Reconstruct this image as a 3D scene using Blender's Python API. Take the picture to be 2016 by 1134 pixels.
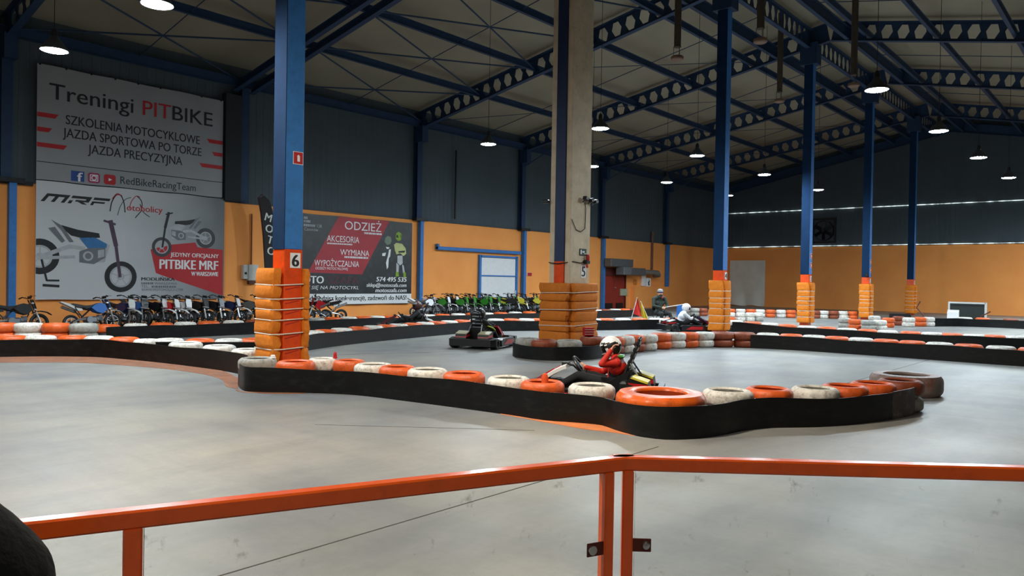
import bpy, math, random
import numpy as np
from mathutils import Vector, Matrix

for _o in list(bpy.data.objects):
    bpy.data.objects.remove(_o)
scene = bpy.context.scene
col = scene.collection
random.seed(7)

# ------------------------------------------------------------------ camera
FOC, CX, CY, EYE = 1500.0, 1008.0, 567.0, 1.7          # focal length in pixels of the 2016x1134 frame, eye height in metres
_u = np.array([.017, -1.0, -15.0 / FOC]); _u /= np.linalg.norm(_u)
_x = np.array([1283.0, -15 + .017 * 1283, FOC]); _x /= np.linalg.norm(_x)
_x = _x - _u * (_x @ _u); _x /= np.linalg.norm(_x)
ROT = np.stack([_x, np.cross(_u, _x), _u])             # camera axes (right, down, forward) -> world
cam_data = bpy.data.cameras.new('camera')
cam_data.sensor_width = 36.0
cam_data.lens = FOC / 2016 * 36.0
cam_data.clip_start = .05
cam_data.clip_end = 300
cam = bpy.data.objects.new('camera', cam_data)
col.objects.link(cam)
r_, d_, f_ = ROT[:, 0], ROT[:, 1], ROT[:, 2]
cam.matrix_world = Matrix(((r_[0], -d_[0], -f_[0], 0), (r_[1], -d_[1], -f_[1], 0), (r_[2], -d_[2], -f_[2], EYE), (0, 0, 0, 1)))
scene.camera = cam

# ------------------------------------------------------------------ world, exposure
world = bpy.data.worlds.new('hall_air')
world.use_nodes = True
world.node_tree.nodes['Background'].inputs[0].default_value = (.5, .6, .7, 1)
world.node_tree.nodes['Background'].inputs[1].default_value = .003
scene.world = world
scene.view_settings.view_transform = 'Standard'
scene.view_settings.look = 'None'
scene.view_settings.exposure = 0.28
scene.view_settings.gamma = 1.0
scene.view_settings.use_curve_mapping = False
LAMP_STRENGTH = 560.0
LAMP_COLOUR = (.80, .93, 1.0)
WARM_COLOUR = (1.0, .89, .73)

# ------------------------------------------------------------------ helpers
def ground(px, py, z=0.0):
    d = ROT @ np.array([px - CX, py - CY, FOC])
    t = (z - EYE) / d[2]
    return np.array([d[0] * t, d[1] * t, z])

def on_wall(px, py, y):
    d = ROT @ np.array([px - CX, py - CY, FOC])
    t = y / d[1]
    return np.array([d[0] * t, y, EYE + d[2] * t])

def pix(p):
    c = ROT.T @ (np.array(p, float) - np.array([0, 0, EYE]))
    return CX + FOC * c[0] / c[2], CY + FOC * c[1] / c[2], c[2]

def lin(h):
    h = h.lstrip('#')
    c = [int(h[i:i + 2], 16) / 255 for i in (0, 2, 4)]
    return tuple(x / 12.92 if x <= .04045 else ((x + .055) / 1.055) ** 2.4 for x in c) + (1.0,)

MATS = {}
def mat(name, hexcol, rough=.6, metal=0.0, var=.12, scale=6.0, bump=0.0, bscale=40.0, spec=.5, dirt=None, dirt_amt=.5, coat=0.0, stretch=None):
    if name in MATS:
        return MATS[name]
    m = bpy.data.materials.new(name); m.use_nodes = True
    nt = m.node_tree; N = nt.nodes; L = nt.links
    b = N['Principled BSDF']
    b.inputs['Roughness'].default_value = rough
    b.inputs['Metallic'].default_value = metal
    b.inputs['Specular IOR Level'].default_value = spec
    if coat:
        b.inputs['Coat Weight'].default_value = coat
        b.inputs['Coat Roughness'].default_value = .12
    tc = N.new('ShaderNodeTexCoord')
    src = tc.outputs['Object']
    if stretch:
        mp = N.new('ShaderNodeMapping'); mp.inputs['Scale'].default_value = stretch
        L.new(src, mp.inputs['Vector']); src = mp.outputs[0]
    nz = N.new('ShaderNodeTexNoise'); nz.inputs['Scale'].default_value = scale; nz.inputs['Detail'].default_value = 5
    L.new(src, nz.inputs['Vector'])
    c = lin(hexcol)
    rp = N.new('ShaderNodeValToRGB')
    e = rp.color_ramp.elements
    e[0].position = .3; e[1].position = .7
    e[0].color = tuple(max(0, x * (1 - var)) for x in c[:3]) + (1,)
    e[1].color = tuple(min(1, x * (1 + var)) for x in c[:3]) + (1,)
    L.new(nz.outputs['Fac'], rp.inputs['Fac'])
    out = rp.outputs['Color']
    if dirt:
        n2 = N.new('ShaderNodeTexNoise'); n2.inputs['Scale'].default_value = scale * 1.7; n2.inputs['Detail'].default_value = 8
        n2.inputs['Roughness'].default_value = .7
        L.new(src, n2.inputs['Vector'])
        mr = N.new('ShaderNodeMapRange'); mr.inputs[1].default_value = .5; mr.inputs[2].default_value = .68
        mr.inputs[4].default_value = dirt_amt
        L.new(n2.outputs['Fac'], mr.inputs[0])
        mx = N.new('ShaderNodeMix'); mx.data_type = 'RGBA'
        L.new(mr.outputs[0], mx.inputs[0]); L.new(out, mx.inputs[6]); mx.inputs[7].default_value = lin(dirt)
        out = mx.outputs[2]
    L.new(out, b.inputs['Base Color'])
    if bump:
        n3 = N.new('ShaderNodeTexNoise'); n3.inputs['Scale'].default_value = bscale; n3.inputs['Detail'].default_value = 4
        L.new(src, n3.inputs['Vector'])
        bp = N.new('ShaderNodeBump'); bp.inputs['Strength'].default_value = bump; bp.inputs['Distance'].default_value = .02
        L.new(n3.outputs['Fac'], bp.inputs['Height']); L.new(bp.outputs[0], b.inputs['Normal'])
    MATS[name] = m
    return m

def emit(name, colour, strength):
    if name in MATS:
        return MATS[name]
    m = bpy.data.materials.new(name); m.use_nodes = True
    N = m.node_tree.nodes; b = N['Principled BSDF']
    b.inputs['Base Color'].default_value = (.8, .8, .8, 1)
    b.inputs['Emission Color'].default_value = tuple(colour) + (1,)
    b.inputs['Emission Strength'].default_value = strength
    MATS[name] = m
    return m

def frame_of(t):
    t = Vector(t).normalized()
    a = Vector((0, 0, 1)) if abs(t.z) < .9 else Vector((1, 0, 0))
    u = t.cross(a).normalized()
    return t, u, u.cross(t).normalized() * -1

class MB:
    """collects shapes; build() links them as ONE mesh object"""
    def __init__(self):
        self.v, self.f, self.m = [], [], []
    def add(self, vs, fs, mi=0):
        o = len(self.v)
        self.v += [tuple(map(float, p)) for p in vs]
        self.f += [tuple(i + o for i in f) for f in fs]
        self.m += [mi] * len(fs)
        return self
    def box(self, c, s, mi=0, rz=0.0, rot=None):
        x, y, z = s[0] / 2, s[1] / 2, s[2] / 2
        R = rot if rot is not None else Matrix.Rotation(rz, 3, 'Z')
        vs = [Vector(c) + R @ Vector((a, b, d)) for a in (-x, x) for b in (-y, y) for d in (-z, z)]
        return self.add(vs, [(0, 1, 3, 2), (4, 6, 7, 5), (0, 4, 5, 1), (2, 3, 7, 6), (0, 2, 6, 4), (1, 5, 7, 3)], mi)
    def rbox(self, c, s, r=.02, mi=0, rot=None):
        """box with chamfered edges"""
        R = rot if rot is not None else Matrix.Identity(3)
        h = [q / 2 for q in s]; r = min(r, min(h) * .95)
        vs = []; idx = {}
        for ax in range(3):
            for sx in (-1, 1):
                for sy in (-1, 1):
                    for sz in (-1, 1):
                        sg = (sx, sy, sz)
                        p = [sg[k] * (h[k] if k == ax else h[k] - r) for k in range(3)]
                        idx[(ax, sg)] = len(vs); vs.append(Vector(c) + R @ Vector(p))
        fs = []
        for ax in range(3):
            a, b = [k for k in range(3) if k != ax]
            for s0 in (-1, 1):
                q = []
                for (u, w) in ((-1, -1), (1, -1), (1, 1), (-1, 1)):
                    sg = [0, 0, 0]; sg[ax] = s0; sg[a] = u; sg[b] = w
                    q.append(idx[(ax, tuple(sg))])
                fs.append(tuple(q))
        for ax in range(3):
            a, b = [k for k in range(3) if k != ax]
            for u in (-1, 1):
                for w in (-1, 1):
                    g0 = [0, 0, 0]; g0[a] = u; g0[b] = w; g1 = list(g0); g0[ax] = -1; g1[ax] = 1
                    fs.append((idx[(a, tuple(g0))], idx[(a, tuple(g1))], idx[(b, tuple(g1))], idx[(b, tuple(g0))]))
        for sx in (-1, 1):
            for sy in (-1, 1):
                for sz in (-1, 1):
                    fs.append(tuple(idx[(k, (sx, sy, sz))] for k in range(3)))
        return self.add(vs, fs, mi)
    def bar(self, p, q, w, h, mi=0):
        p, q = Vector(p), Vector(q)
        t, u, n = frame_of(q - p)
        vs = [b + u * a * w / 2 + n * d * h / 2 for b in (p, q) for a in (-1, 1) for d in (-1, 1)]
        return self.add(vs, [(0, 1, 3, 2), (4, 6, 7, 5), (0, 4, 5, 1), (2, 3, 7, 6), (0, 2, 6, 4), (1, 5, 7, 3)], mi)
    def tube(self, pts, r, mi=0, n=8, closed=False, flat=1.0):
        pts = [Vector(p) for p in pts]; k = len(pts)
        rs = r if isinstance(r, (list, tuple)) else [r] * k
        vs, fs = [], []
        up = None
        for i in range(k):
            if closed:
                t = pts[(i + 1) % k] - pts[i - 1]
            else:
                t = pts[min(i + 1, k - 1)] - pts[max(i - 1, 0)]
            t.normalize()
            if up is None:
                t, u, w = frame_of(t)
            else:
                u = up - t * up.dot(t)
                u = u.normalized() if u.length > 1e-6 else frame_of(t)[1]
                w = t.cross(u)
            up = u
            w = t.cross(u)
            for j in range(n):
                a = 2 * math.pi * j / n
                vs.append(pts[i] + u * math.cos(a) * rs[i] + w * math.sin(a) * rs[i] * flat)
        for i in range(k if closed else k - 1):
            i2 = (i + 1) % k
            for j in range(n):
                j2 = (j + 1) % n
                fs.append((i * n + j, i * n + j2, i2 * n + j2, i2 * n + j))
        if not closed:
            fs.append(tuple(range(n))[::-1]); fs.append(tuple((k - 1) * n + j for j in range(n)))
        return self.add(vs, fs, mi)
    def lathe(self, prof, n=24, mi=0, c=(0, 0, 0), axis='z', closed=False):
        vs, fs = [], []
        for (r, h) in prof:
            for j in range(n):
                a = 2 * math.pi * j / n
                x, y = r * math.cos(a), r * math.sin(a)
                p = {'z': (x, y, h), 'y': (x, h, y), 'x': (h, x, y)}[axis]
                vs.append((c[0] + p[0], c[1] + p[1], c[2] + p[2]))
        k = len(prof)
        for i in range(k if closed else k - 1):
            i2 = (i + 1) % k
            for j in range(n):
                j2 = (j + 1) % n
                fs.append((i * n + j, i * n + j2, i2 * n + j2, i2 * n + j))
        if not closed:
            if prof[0][0] > 1e-5: fs.append(tuple(range(n))[::-1])
            if prof[-1][0] > 1e-5: fs.append(tuple((k - 1) * n + j for j in range(n)))
        return self.add(vs, fs, mi)
    def prism(self, poly, to3, d, mi=0):
        """polygon (a, b) through to3(a, b, depth), extruded from depth 0 to d"""
        k = len(poly)
        vs = [to3(a, b, 0) for a, b in poly] + [to3(a, b, d) for a, b in poly]
        fs = [tuple(range(k))[::-1], tuple(range(k, 2 * k))] + [(i, (i + 1) % k, k + (i + 1) % k, k + i) for i in range(k)]
        return self.add(vs, fs, mi)
    def ell(self, c, r, mi=0, nu=16, nv=10, rot=None):
        R = rot if rot is not None else Matrix.Identity(3)
        vs, fs = [], []
        for i in range(nv + 1):
            t = math.pi * i / nv
            for j in range(nu):
                a = 2 * math.pi * j / nu
                vs.append(Vector(c) + R @ Vector((r[0] * math.sin(t) * math.cos(a), r[1] * math.sin(t) * math.sin(a), r[2] * math.cos(t))))
        for i in range(nv):
            for j in range(nu):
                j2 = (j + 1) % nu
                fs.append((i * nu + j, (i + 1) * nu + j, (i + 1) * nu + j2, i * nu + j2))
        return self.add(vs, fs, mi)
    def mesh(self, name, mats, smooth=30):
        me = bpy.data.meshes.new(name)
        me.from_pydata(self.v, [], self.f)
        for m in (mats if isinstance(mats, (list, tuple)) else [mats]):
            me.materials.append(m)
        me.polygons.foreach_set('material_index', self.m)
        if smooth:
            me.polygons.foreach_set('use_smooth', [True] * len(self.f))
            me.update()
            me.set_sharp_from_angle(angle=math.radians(smooth))
        me.update()
        return me
    def build(self, name, mats, parent=None, smooth=30, loc=None, rz=0.0):
        o = bpy.data.objects.new(name, self.mesh(name, mats, smooth))
        col.objects.link(o)
        o.parent = parent
        if loc is not None: o.location = loc
        o.rotation_euler.z = rz
        return o

def tag(o, label=None, cat=None, group=None, kind=None):
    if label: o['label'] = label
    if cat: o['category'] = cat
    if group: o['group'] = group
    if kind: o['kind'] = kind
    return o

def thing(name, label, cat, loc=(0, 0, 0), rz=0.0, group=None):
    o = bpy.data.objects.new(name, None)
    col.objects.link(o)
    o.location = loc; o.rotation_euler.z = rz
    o.empty_display_size = .1
    return tag(o, label, cat, group)

def link_mesh(name, me, parent=None, loc=None, rz=0.0, mats=None):
    """another object sharing mesh data; mats replaces material slots on the object"""
    o = bpy.data.objects.new(name, me); col.objects.link(o); o.parent = parent
    if loc is not None: o.location = loc
    o.rotation_euler.z = rz
    if mats:
        for i, m in mats.items():
            o.material_slots[i].link = 'OBJECT'; o.material_slots[i].material = m
    return o

def lettering(text, size, mats, parent, x, z, y=0.0, align='LEFT', width=None, shear=0.0, bold=0.0, name='lettering', warp=None, rotz=0.0):
    """flat print standing in the local XZ plane, read from -Y; baseline at z"""
    cu = bpy.data.curves.new('t', 'FONT'); cu.body = text; cu.size = size; cu.align_x = align; cu.shear = shear
    cu.resolution_u = 3; cu.fill_mode = 'BOTH'
    to = bpy.data.objects.new('t', cu); col.objects.link(to)
    dg = bpy.context.evaluated_depsgraph_get()
    me = bpy.data.meshes.new_from_object(to.evaluated_get(dg))
    bpy.data.objects.remove(to); bpy.data.curves.remove(cu)
    n = len(me.vertices)
    co = np.zeros(n * 3); me.vertices.foreach_get('co', co); co = co.reshape(-1, 3)
    if n and width:
        w = co[:, 0].max() - co[:, 0].min()
        s = width / w
        if align == 'LEFT': co[:, 0] -= co[:, 0].min()
        co[:, 0] *= s
    faces = [tuple(p.vertices) for p in me.polygons]
    if bold and n:      # heavier strokes: the glyphs printed twice, a hair apart
        co = np.concatenate([co + [-bold, 0, 0], co + [bold, 0, 0]]); faces = faces + [tuple(i + n for i in f) for f in faces]
        n *= 2
    bpy.data.meshes.remove(me); me = bpy.data.meshes.new(name); me.from_pydata(co.tolist(), [], faces)
    c, s_ = math.cos(rotz), math.sin(rotz)
    new = np.zeros_like(co)
    new[:, 0] = x + co[:, 0] * c - co[:, 1] * s_
    new[:, 2] = z + co[:, 0] * s_ + co[:, 1] * c
    new[:, 1] = y
    if bold and n: new[n // 2:, 1] -= .0006
    if warp is not None and n: new[:, 1] += warp(new[:, 0], new[:, 2])
    me.vertices.foreach_set('co', new.reshape(-1)); me.update()
    me.name = name
    me.materials.clear(); me.materials.append(mats)
    o = bpy.data.objects.new(name, me); col.objects.link(o); o.parent = parent
    return o

def spline(pts, step=.12, closed=False):
    """Catmull-Rom through 2D or 3D points"""
    P = [np.array(p, float) for p in pts]; out = []
    k = len(P)
    for i in range(k if closed else k - 1):
        p0 = P[i - 1] if (closed or i > 0) else 2 * P[0] - P[1]
        p1 = P[i]; p2 = P[(i + 1) % k]
        p3 = P[(i + 2) % k] if (closed or i + 2 < k) else 2 * P[-1] - P[-2]
        n = max(2, int(np.linalg.norm(p2 - p1) / step))
        for j in range(n):
            t = j / n
            out.append(.5 * (2 * p1 + (p2 - p0) * t + (2 * p0 - 5 * p1 + 4 * p2 - p3) * t ** 2 + (3 * p1 - p0 - 3 * p2 + p3) * t ** 3))
    if not closed: out.append(P[-1])
    return np.array(out)

ORD = 'first second third fourth fifth sixth seventh eighth ninth tenth eleventh twelfth thirteenth fourteenth fifteenth sixteenth seventeenth eighteenth nineteenth twentieth twenty-first twenty-second twenty-third twenty-fourth twenty-fifth twenty-sixth'.split()

# ------------------------------------------------------------------ materials
def floor_material():
    m = bpy.data.materials.new('polished_concrete'); m.use_nodes = True
    nt = m.node_tree; N = nt.nodes; L = nt.links; b = N['Principled BSDF']
    tc = N.new('ShaderNodeTexCoord')
    def noise(scale, detail, rough, stretch=(1, 1, 1), rot=0.0):
        mp = N.new('ShaderNodeMapping'); mp.inputs['Scale'].default_value = stretch; mp.inputs['Rotation'].default_value = (0, 0, rot)
        L.new(tc.outputs['Object'], mp.inputs['Vector'])
        n = N.new('ShaderNodeTexNoise'); n.inputs['Scale'].default_value = scale; n.inputs['Detail'].default_value = detail; n.inputs['Roughness'].default_value = rough
        L.new(mp.outputs[0], n.inputs['Vector'])
        return n.outputs['Fac']
    def ramp(fac, c0, c1, p0=.35, p1=.68):
        r = N.new('ShaderNodeValToRGB'); e = r.color_ramp.elements
        e[0].position, e[1].position = p0, p1; e[0].color, e[1].color = c0, c1
        L.new(fac, r.inputs['Fac']); return r.outputs['Color']
    def mul(a, c, f):
        x = N.new('ShaderNodeMix'); x.data_type = 'RGBA'; x.blend_type = 'MULTIPLY'; x.inputs[0].default_value = f
        L.new(a, x.inputs[6]); L.new(c, x.inputs[7]); return x.outputs[2]
    base = ramp(noise(.35, 4, .55), lin('#7d7e80'), lin('#9c988e'))
    big = ramp(noise(.16, 3, .6), (.68, .73, .78, 1), (1, 1, 1, 1), .36, .6)
    # rubber laid down along the driving lines: long soft streaks
    st = ramp(noise(1.3, 6, .62, (.4, 1.3, 1), math.radians(-30)), (.74, .76, .79, 1), (1, 1, 1, 1), .3, .54)
    st2 = ramp(noise(2.4, 6, .7, (.9, .14, 1), math.radians(12)), (.84, .84, .84, 1), (1, 1, 1, 1), .36, .52)
    fine = ramp(noise(14, 8, .7), (.9, .9, .9, 1), (1.05, 1.05, 1.05, 1), .3, .7)
    spots = ramp(noise(9, 3, .5), (1, 1, 1, 1), (.6, .6, .6, 1), .74, .8)
    c = mul(mul(mul(mul(mul(base, big, .9), st, .8), st2, .6), fine, .8), spots, .6)
    L.new(c, b.inputs['Base Color'])
    rr = N.new('ShaderNodeMapRange'); rr.inputs[3].default_value = .32; rr.inputs[4].default_value = .6
    L.new(noise(.8, 5, .6), rr.inputs[0]); L.new(rr.outputs[0], b.inputs['Roughness'])
    b.inputs['Specular IOR Level'].default_value = .45
    return m

M_FLOOR = floor_material()
M_ORANGE_WALL = mat('orange_wall_paint', '#ffa354', .75, var=.07, scale=.6, dirt='#ee9142', dirt_amt=.25)
M_GREY_WALL = mat('grey_sheet_cladding', '#455158', .75, var=.08, scale=.8)
M_ROOF = mat('pale_roof_sheet', '#8f8875', .8, var=.1, scale=.5)
M_STEEL = mat('dark_blue_steel', '#143252', .65, var=.12, scale=3)
M_BLUE = mat('blue_column_paint', '#2f74bb', .55, var=.08, scale=4, dirt='#234f7d', dirt_amt=.4)
M_CONCRETE = mat('pillar_concrete', '#c9b9a0', .85, var=.12, scale=2.5, bump=.2, dirt='#a5967e', dirt_amt=.5)
M_ORANGE = mat('orange_gloss_paint', '#d9480d', .35, var=.1, scale=7, dirt='#9c3208', dirt_amt=.3)
M_RAIL = mat('orange_rail_paint', '#dc560f', .28, var=.06, scale=9, dirt='#a3340a', dirt_amt=.25, coat=.4)
M_FOAM = mat('orange_foam_cover', '#d97a12', .8, var=.12, scale=7, bump=.35, bscale=14, dirt='#a85c0e', dirt_amt=.45)
M_STRAP = mat('white_strap', '#d8cfc0', .7, var=.1)
M_BAND = mat('black_rubber_belt', '#0a0b0c', .42, var=.3, scale=3, spec=.3, dirt='#202423', dirt_amt=.6, stretch=(1, 1, 2.5))
M_BAND_DIRTY = mat('brown_scuffed_belt', '#4a3c36', .55, var=.3, scale=4, dirt='#8b8781', dirt_amt=.8)
M_TW = mat('white_painted_tyre', '#d4d0c8', .6, var=.1, scale=9, bump=.25, bscale=30, dirt='#77726b', dirt_amt=.75)
M_TO = mat('orange_painted_tyre', '#d65a1c', .5, var=.14, scale=8, bump=.25, bscale=30, dirt='#8f4b2c', dirt_amt=.7)
M_TG = mat('grey_worn_tyre', '#9a9992', .65, var=.15, scale=8, bump=.25, bscale=30, dirt='#5c5f5c', dirt_amt=.8)
M_TB = mat('brown_worn_tyre', '#8a4022', .55, var=.18, scale=8, bump=.25, bscale=30, dirt='#4d2c20', dirt_amt=.7)
M_RUBBER = mat('black_tyre_rubber', '#131313', .6, var=.25, scale=20)
M_BLACK = mat('black_plastic', '#111315', .38, var=.25, scale=12)
M_BLACKCLOTH = mat('black_cloth', '#14171b', .9, var=.3, scale=16, bump=.3)
M_DARKMETAL = mat('dark_metal', '#2b2d30', .45, metal=.6, var=.2)
M_SILVER = mat('brushed_silver', '#b6bac0', .3, metal=.9, var=.1)
M_CHROME = mat('chrome', '#d6dade', .15, metal=1.0, var=.04)
M_WHITE = mat('white_plastic', '#e6e8ea', .4, var=.04)
M_PALE = mat('pale_grey_paint', '#c9ccc8', .55, var=.06)
M_RED = mat('red_plastic', '#b3141c', .4, var=.1)
M_YELLOW = mat('yellow_plastic', '#d2c63c', .4, var=.08)
M_LIME = mat('lime_plastic', '#348529', .4, var=.08)
M_BLUEP = mat('blue_plastic', '#2468b8', .4, var=.08)
M_NAVY = mat('navy_plastic', '#1c2550', .4, var=.08)
M_MAROON = mat('maroon_plastic', '#561c26', .45, var=.12)
M_SKIN = mat('skin', '#d6a184', .55, var=.06, scale=12)
M_PRINT_BLACK = mat('black_print', '#1a1d20', .6, var=.05)
M_PRINT_WHITE = mat('white_print', '#e2e4e6', .6, var=.03)
M_PRINT_RED = mat('red_print', '#b11a22', .6, var=.06)
M_PRINT_GREY = mat('grey_print', '#6a6f76', .6, var=.06)
M_PAINT_STRIP = mat('worn_brown_floor_paint', '#86553a', .6, var=.2, scale=4, dirt='#7d7570', dirt_amt=.8)
M_PAINT_FRESH = mat('orange_floor_paint', '#cf7a45', .6, var=.2, scale=4, dirt='#a08878', dirt_amt=.5)
M_JOINT = mat('dark_joint_filler', '#3d3b38', .9, var=.2)
# ------------------------------------------------------------------ hall dimensions
X0, X1 = -9.0, 57.0
YL, YR = 26.9, -4.2
RIDGE_Y, RIDGE_Z = 10.8, 11.94
def z_under(y):
    return RIDGE_Z - .203 * (y - RIDGE_Y) if y >= RIDGE_Y else RIDGE_Z - .194 * (RIDGE_Y - y)
BEAM = .78
DECK = .98
ORANGE_Z = 4.47

# ------------------------------------------------------------------ floor
fl = MB().box(((X0 + X1) / 2, (YL + YR) / 2, -.1), (X1 - X0, YL - YR, .2)).build('floor', M_FLOOR, smooth=0)
tag(fl, 'grey polished concrete track floor with rubber marks', 'floor', kind='structure')
def floor_strip(name, pts_a, pts_b, m, z=.004):
    k = len(pts_a)
    vs = [(p[0], p[1], z) for p in pts_a] + [(p[0], p[1], z) for p in pts_b] + [(p[0], p[1], .0005) for p in pts_a] + [(p[0], p[1], .0005) for p in pts_b]
    fs = []
    for i in range(k - 1):
        fs += [(i, i + 1, k + i + 1, k + i), (2 * k + i, i, i + 1, 2 * k + i + 1), (k + i, k + i + 1, 3 * k + i + 1, 3 * k + i)]
    return MB().add(vs, fs).build(name, m, fl, smooth=0)
def joint(p, q, w=.012):
    p, q = np.array(p), np.array(q); n = np.array([-(q - p)[1], (q - p)[0]]); n = n / np.linalg.norm(n) * w / 2
    floor_strip('floor_joint', [p + n, q + n], [p - n, q - n], M_JOINT, .002)
joint((-8.5, 4.2), (7.0, 3.95)); joint((5.2, 7.4), (6.75, 5.4), .01); joint((9.5, 14.1), (19, 10.0), .012); joint((9.2, 4.2), (56, 4.0)); joint((-8.5, 20.9), (56, 20.7))

# ------------------------------------------------------------------ ceiling: deck, rafters, purlins, rods
dk = MB()
for (ya, yb) in ((YR - .3, RIDGE_Y), (RIDGE_Y, YL + .4)):
    za, zb = z_under(ya) + DECK, z_under(yb) + DECK
    vs = [(x, y, z + t) for t in (0, .12) for (x, y, z) in ((X0 - .2, ya, za), (X1 + .2, ya, za), (X1 + .2, yb, zb), (X0 - .2, yb, zb))]
    dk.add(vs, [(3, 2, 1, 0), (4, 5, 6, 7), (0, 1, 5, 4), (2, 3, 7, 6), (1, 2, 6, 5), (3, 0, 4, 7)])
ceiling = tag(dk.build('ceiling', M_ROOF, smooth=0), 'pale sheet roof of the hall on blue steel beams', 'ceiling', kind='structure')

def cast_beam(p0, p1, depth=BEAM, pitch=.6, solid0=.5, solid1=1.2, width=.22, name='rafter'):
    """castellated I-beam from p0 to p1 along its bottom centre line, hexagonal web holes cut through"""
    p0, p1 = Vector(p0), Vector(p1)
    t = (p1 - p0); Ln = t.length; t = t / Ln
    n = Vector((t.y, -t.x, 0)).normalized(); up = n.cross(t); up = up if up.z > 0 else -up
    b = MB()
    def P(s, h, d): return p0 + t * s + up * h + n * d
    ft = .03
    for h in (ft / 2, depth - ft / 2):
        b.add([P(s, h + a * ft / 2, d * width / 2) for s in (0, Ln) for a in (-1, 1) for d in (-1, 1)],
              [(0, 1, 3, 2), (4, 6, 7, 5), (0, 4, 5, 1), (2, 3, 7, 6), (0, 2, 6, 4), (1, 5, 7, 3)])
    lo, hi = ft, depth - ft
    mid = depth / 2
    def web(poly):
        k = len(poly)
        b.add([P(s, h, .008) for s, h in poly] + [P(s, h, -.008) for s, h in poly], [tuple(range(k)), tuple(range(k, 2 * k))[::-1]])
    k = max(1, int((Ln - solid0 - solid1) / pitch)); pitch = (Ln - solid0 - solid1) / k
    web([(0, lo), (solid0, lo), (solid0, hi), (0, hi)]); web([(Ln - solid1, lo), (Ln, lo), (Ln, hi), (Ln - solid1, hi)])
    hh, a, w = depth * .34, pitch * .18, pitch * .36
    for i in range(k):
        s0 = solid0 + i * pitch; s1 = s0 + pitch; c = (s0 + s1) / 2
        hexa = [(c - a, mid - hh), (c + a, mid - hh), (c + w, mid), (c + a, mid + hh), (c - a, mid + hh), (c - w, mid)]
        web([(s0, lo), (s1, lo), hexa[1], hexa[0]]); web([(s1, hi), (s0, hi), hexa[4], hexa[3]])
        web([(s0, lo), hexa[0], hexa[5], (s0, mid)]); web([(s0, mid), hexa[5], hexa[4], (s0, hi)])
        web([(s1, mid), hexa[2], hexa[1], (s1, lo)]); web([(s1, hi), hexa[3], hexa[2], (s1, mid)])
        b.add([P(s, h, d) for d in (.008, -.008) for s, h in hexa], [(j, (j + 1) % 6, 6 + (j + 1) % 6, 6 + j) for j in range(6)])
    return b.build(name, M_STEEL, ceiling, smooth=0)

def i_beam(p0, p1, depth, width, name, tf=.025):
    p0, p1 = Vector(p0), Vector(p1); b = MB()
    t = (p1 - p0).normalized(); n = Vector((t.y, -t.x, 0)).normalized(); up = n.cross(t); up = up if up.z > 0 else -up
    def slab(h0, h1, w):
        b.add([q + up * h + n * d * w / 2 for q in (p0, p1) for h in (h0, h1) for d in (-1, 1)],
              [(0, 1, 3, 2), (4, 6, 7, 5), (0, 4, 5, 1), (2, 3, 7, 6), (0, 2, 6, 4), (1, 5, 7, 3)])
    slab(0, tf, width); slab(depth - tf, depth, width); slab(tf, depth - tf, .02)
    return b.build(name, M_STEEL, ceiling, smooth=0)

PIL_X = [7.55, 15.4, 24.35, 32.0, 39.8, 47.9]
COL_X = [7.54, 15.8, 24.56, 32.84, 41.5, 50.6]
for i, (xa, xb) in enumerate(zip(PIL_X, COL_X)):
    sl = (xb - xa) / (YL - 11.6)
    xr = xb + sl * (11.6 - RIDGE_Y); xe = xb + sl * (11.6 - YR) * .3
    if i == 1:
        for dx in (-.34, .34):
            i_beam((15.4 + dx, YL - .1, z_under(YL)), (15.45 + dx, RIDGE_Y, RIDGE_Z), .26, .2, 'rafter')
            i_beam((15.45 + dx, RIDGE_Y, RIDGE_Z), (15.5 + dx, YR, z_under(YR)), .26, .2, 'rafter')
        continue
    cast_beam((xa, YL - .1, z_under(YL - .1)), (xr, RIDGE_Y + .02, RIDGE_Z))
    cast_beam((xe, YR, z_under(YR)), (xr, RIDGE_Y - .02, RIDGE_Z))
cast_beam((-1.0, YL - .1, z_under(YL - .1)), (-1.0, RIDGE_Y, RIDGE_Z))
for xg in (X1 - .3,):
    i_beam((xg, YL - .1, z_under(YL)), (xg, RIDGE_Y, RIDGE_Z), .6, .22, 'rafter'); i_beam((xg, YR, z_under(YR)), (xg, RIDGE_Y, RIDGE_Z), .6, .22, 'rafter')
# ridge girders between the column heads, castellated too
for xa, xb in zip(COL_X[:-1], COL_X[1:]):
    cast_beam((xa, 11.6, 11.72), (xb, 11.6, 11.72), .82, .55, .5, .5, .2, 'ridge_girder')
cast_beam((50.6, 11.6, 11.72), (56.8, 11.6, 11.72), .82, .55, .5, .5, .2, 'ridge_girder')
# purlins run along the hall
for y in (26.55, 22.9, 19.85, 16.95, 14.2, 9.4, 6.9, 4.3, 1.6, -1.2, -3.9):
    b = MB(); z = z_under(y) + (.22 if y < 26 else .05)
    i_beam((X0, y, z), (X1 - .1, y, z), .26 if y < 26 else .34, .13, 'purlin', .018)
for y in (13.0, 10.1):
    i_beam((X0, y, z_under(y) + .05), (X1 - .1, y, z_under(y) + .05), .5, .16, 'purlin', .02)
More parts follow.
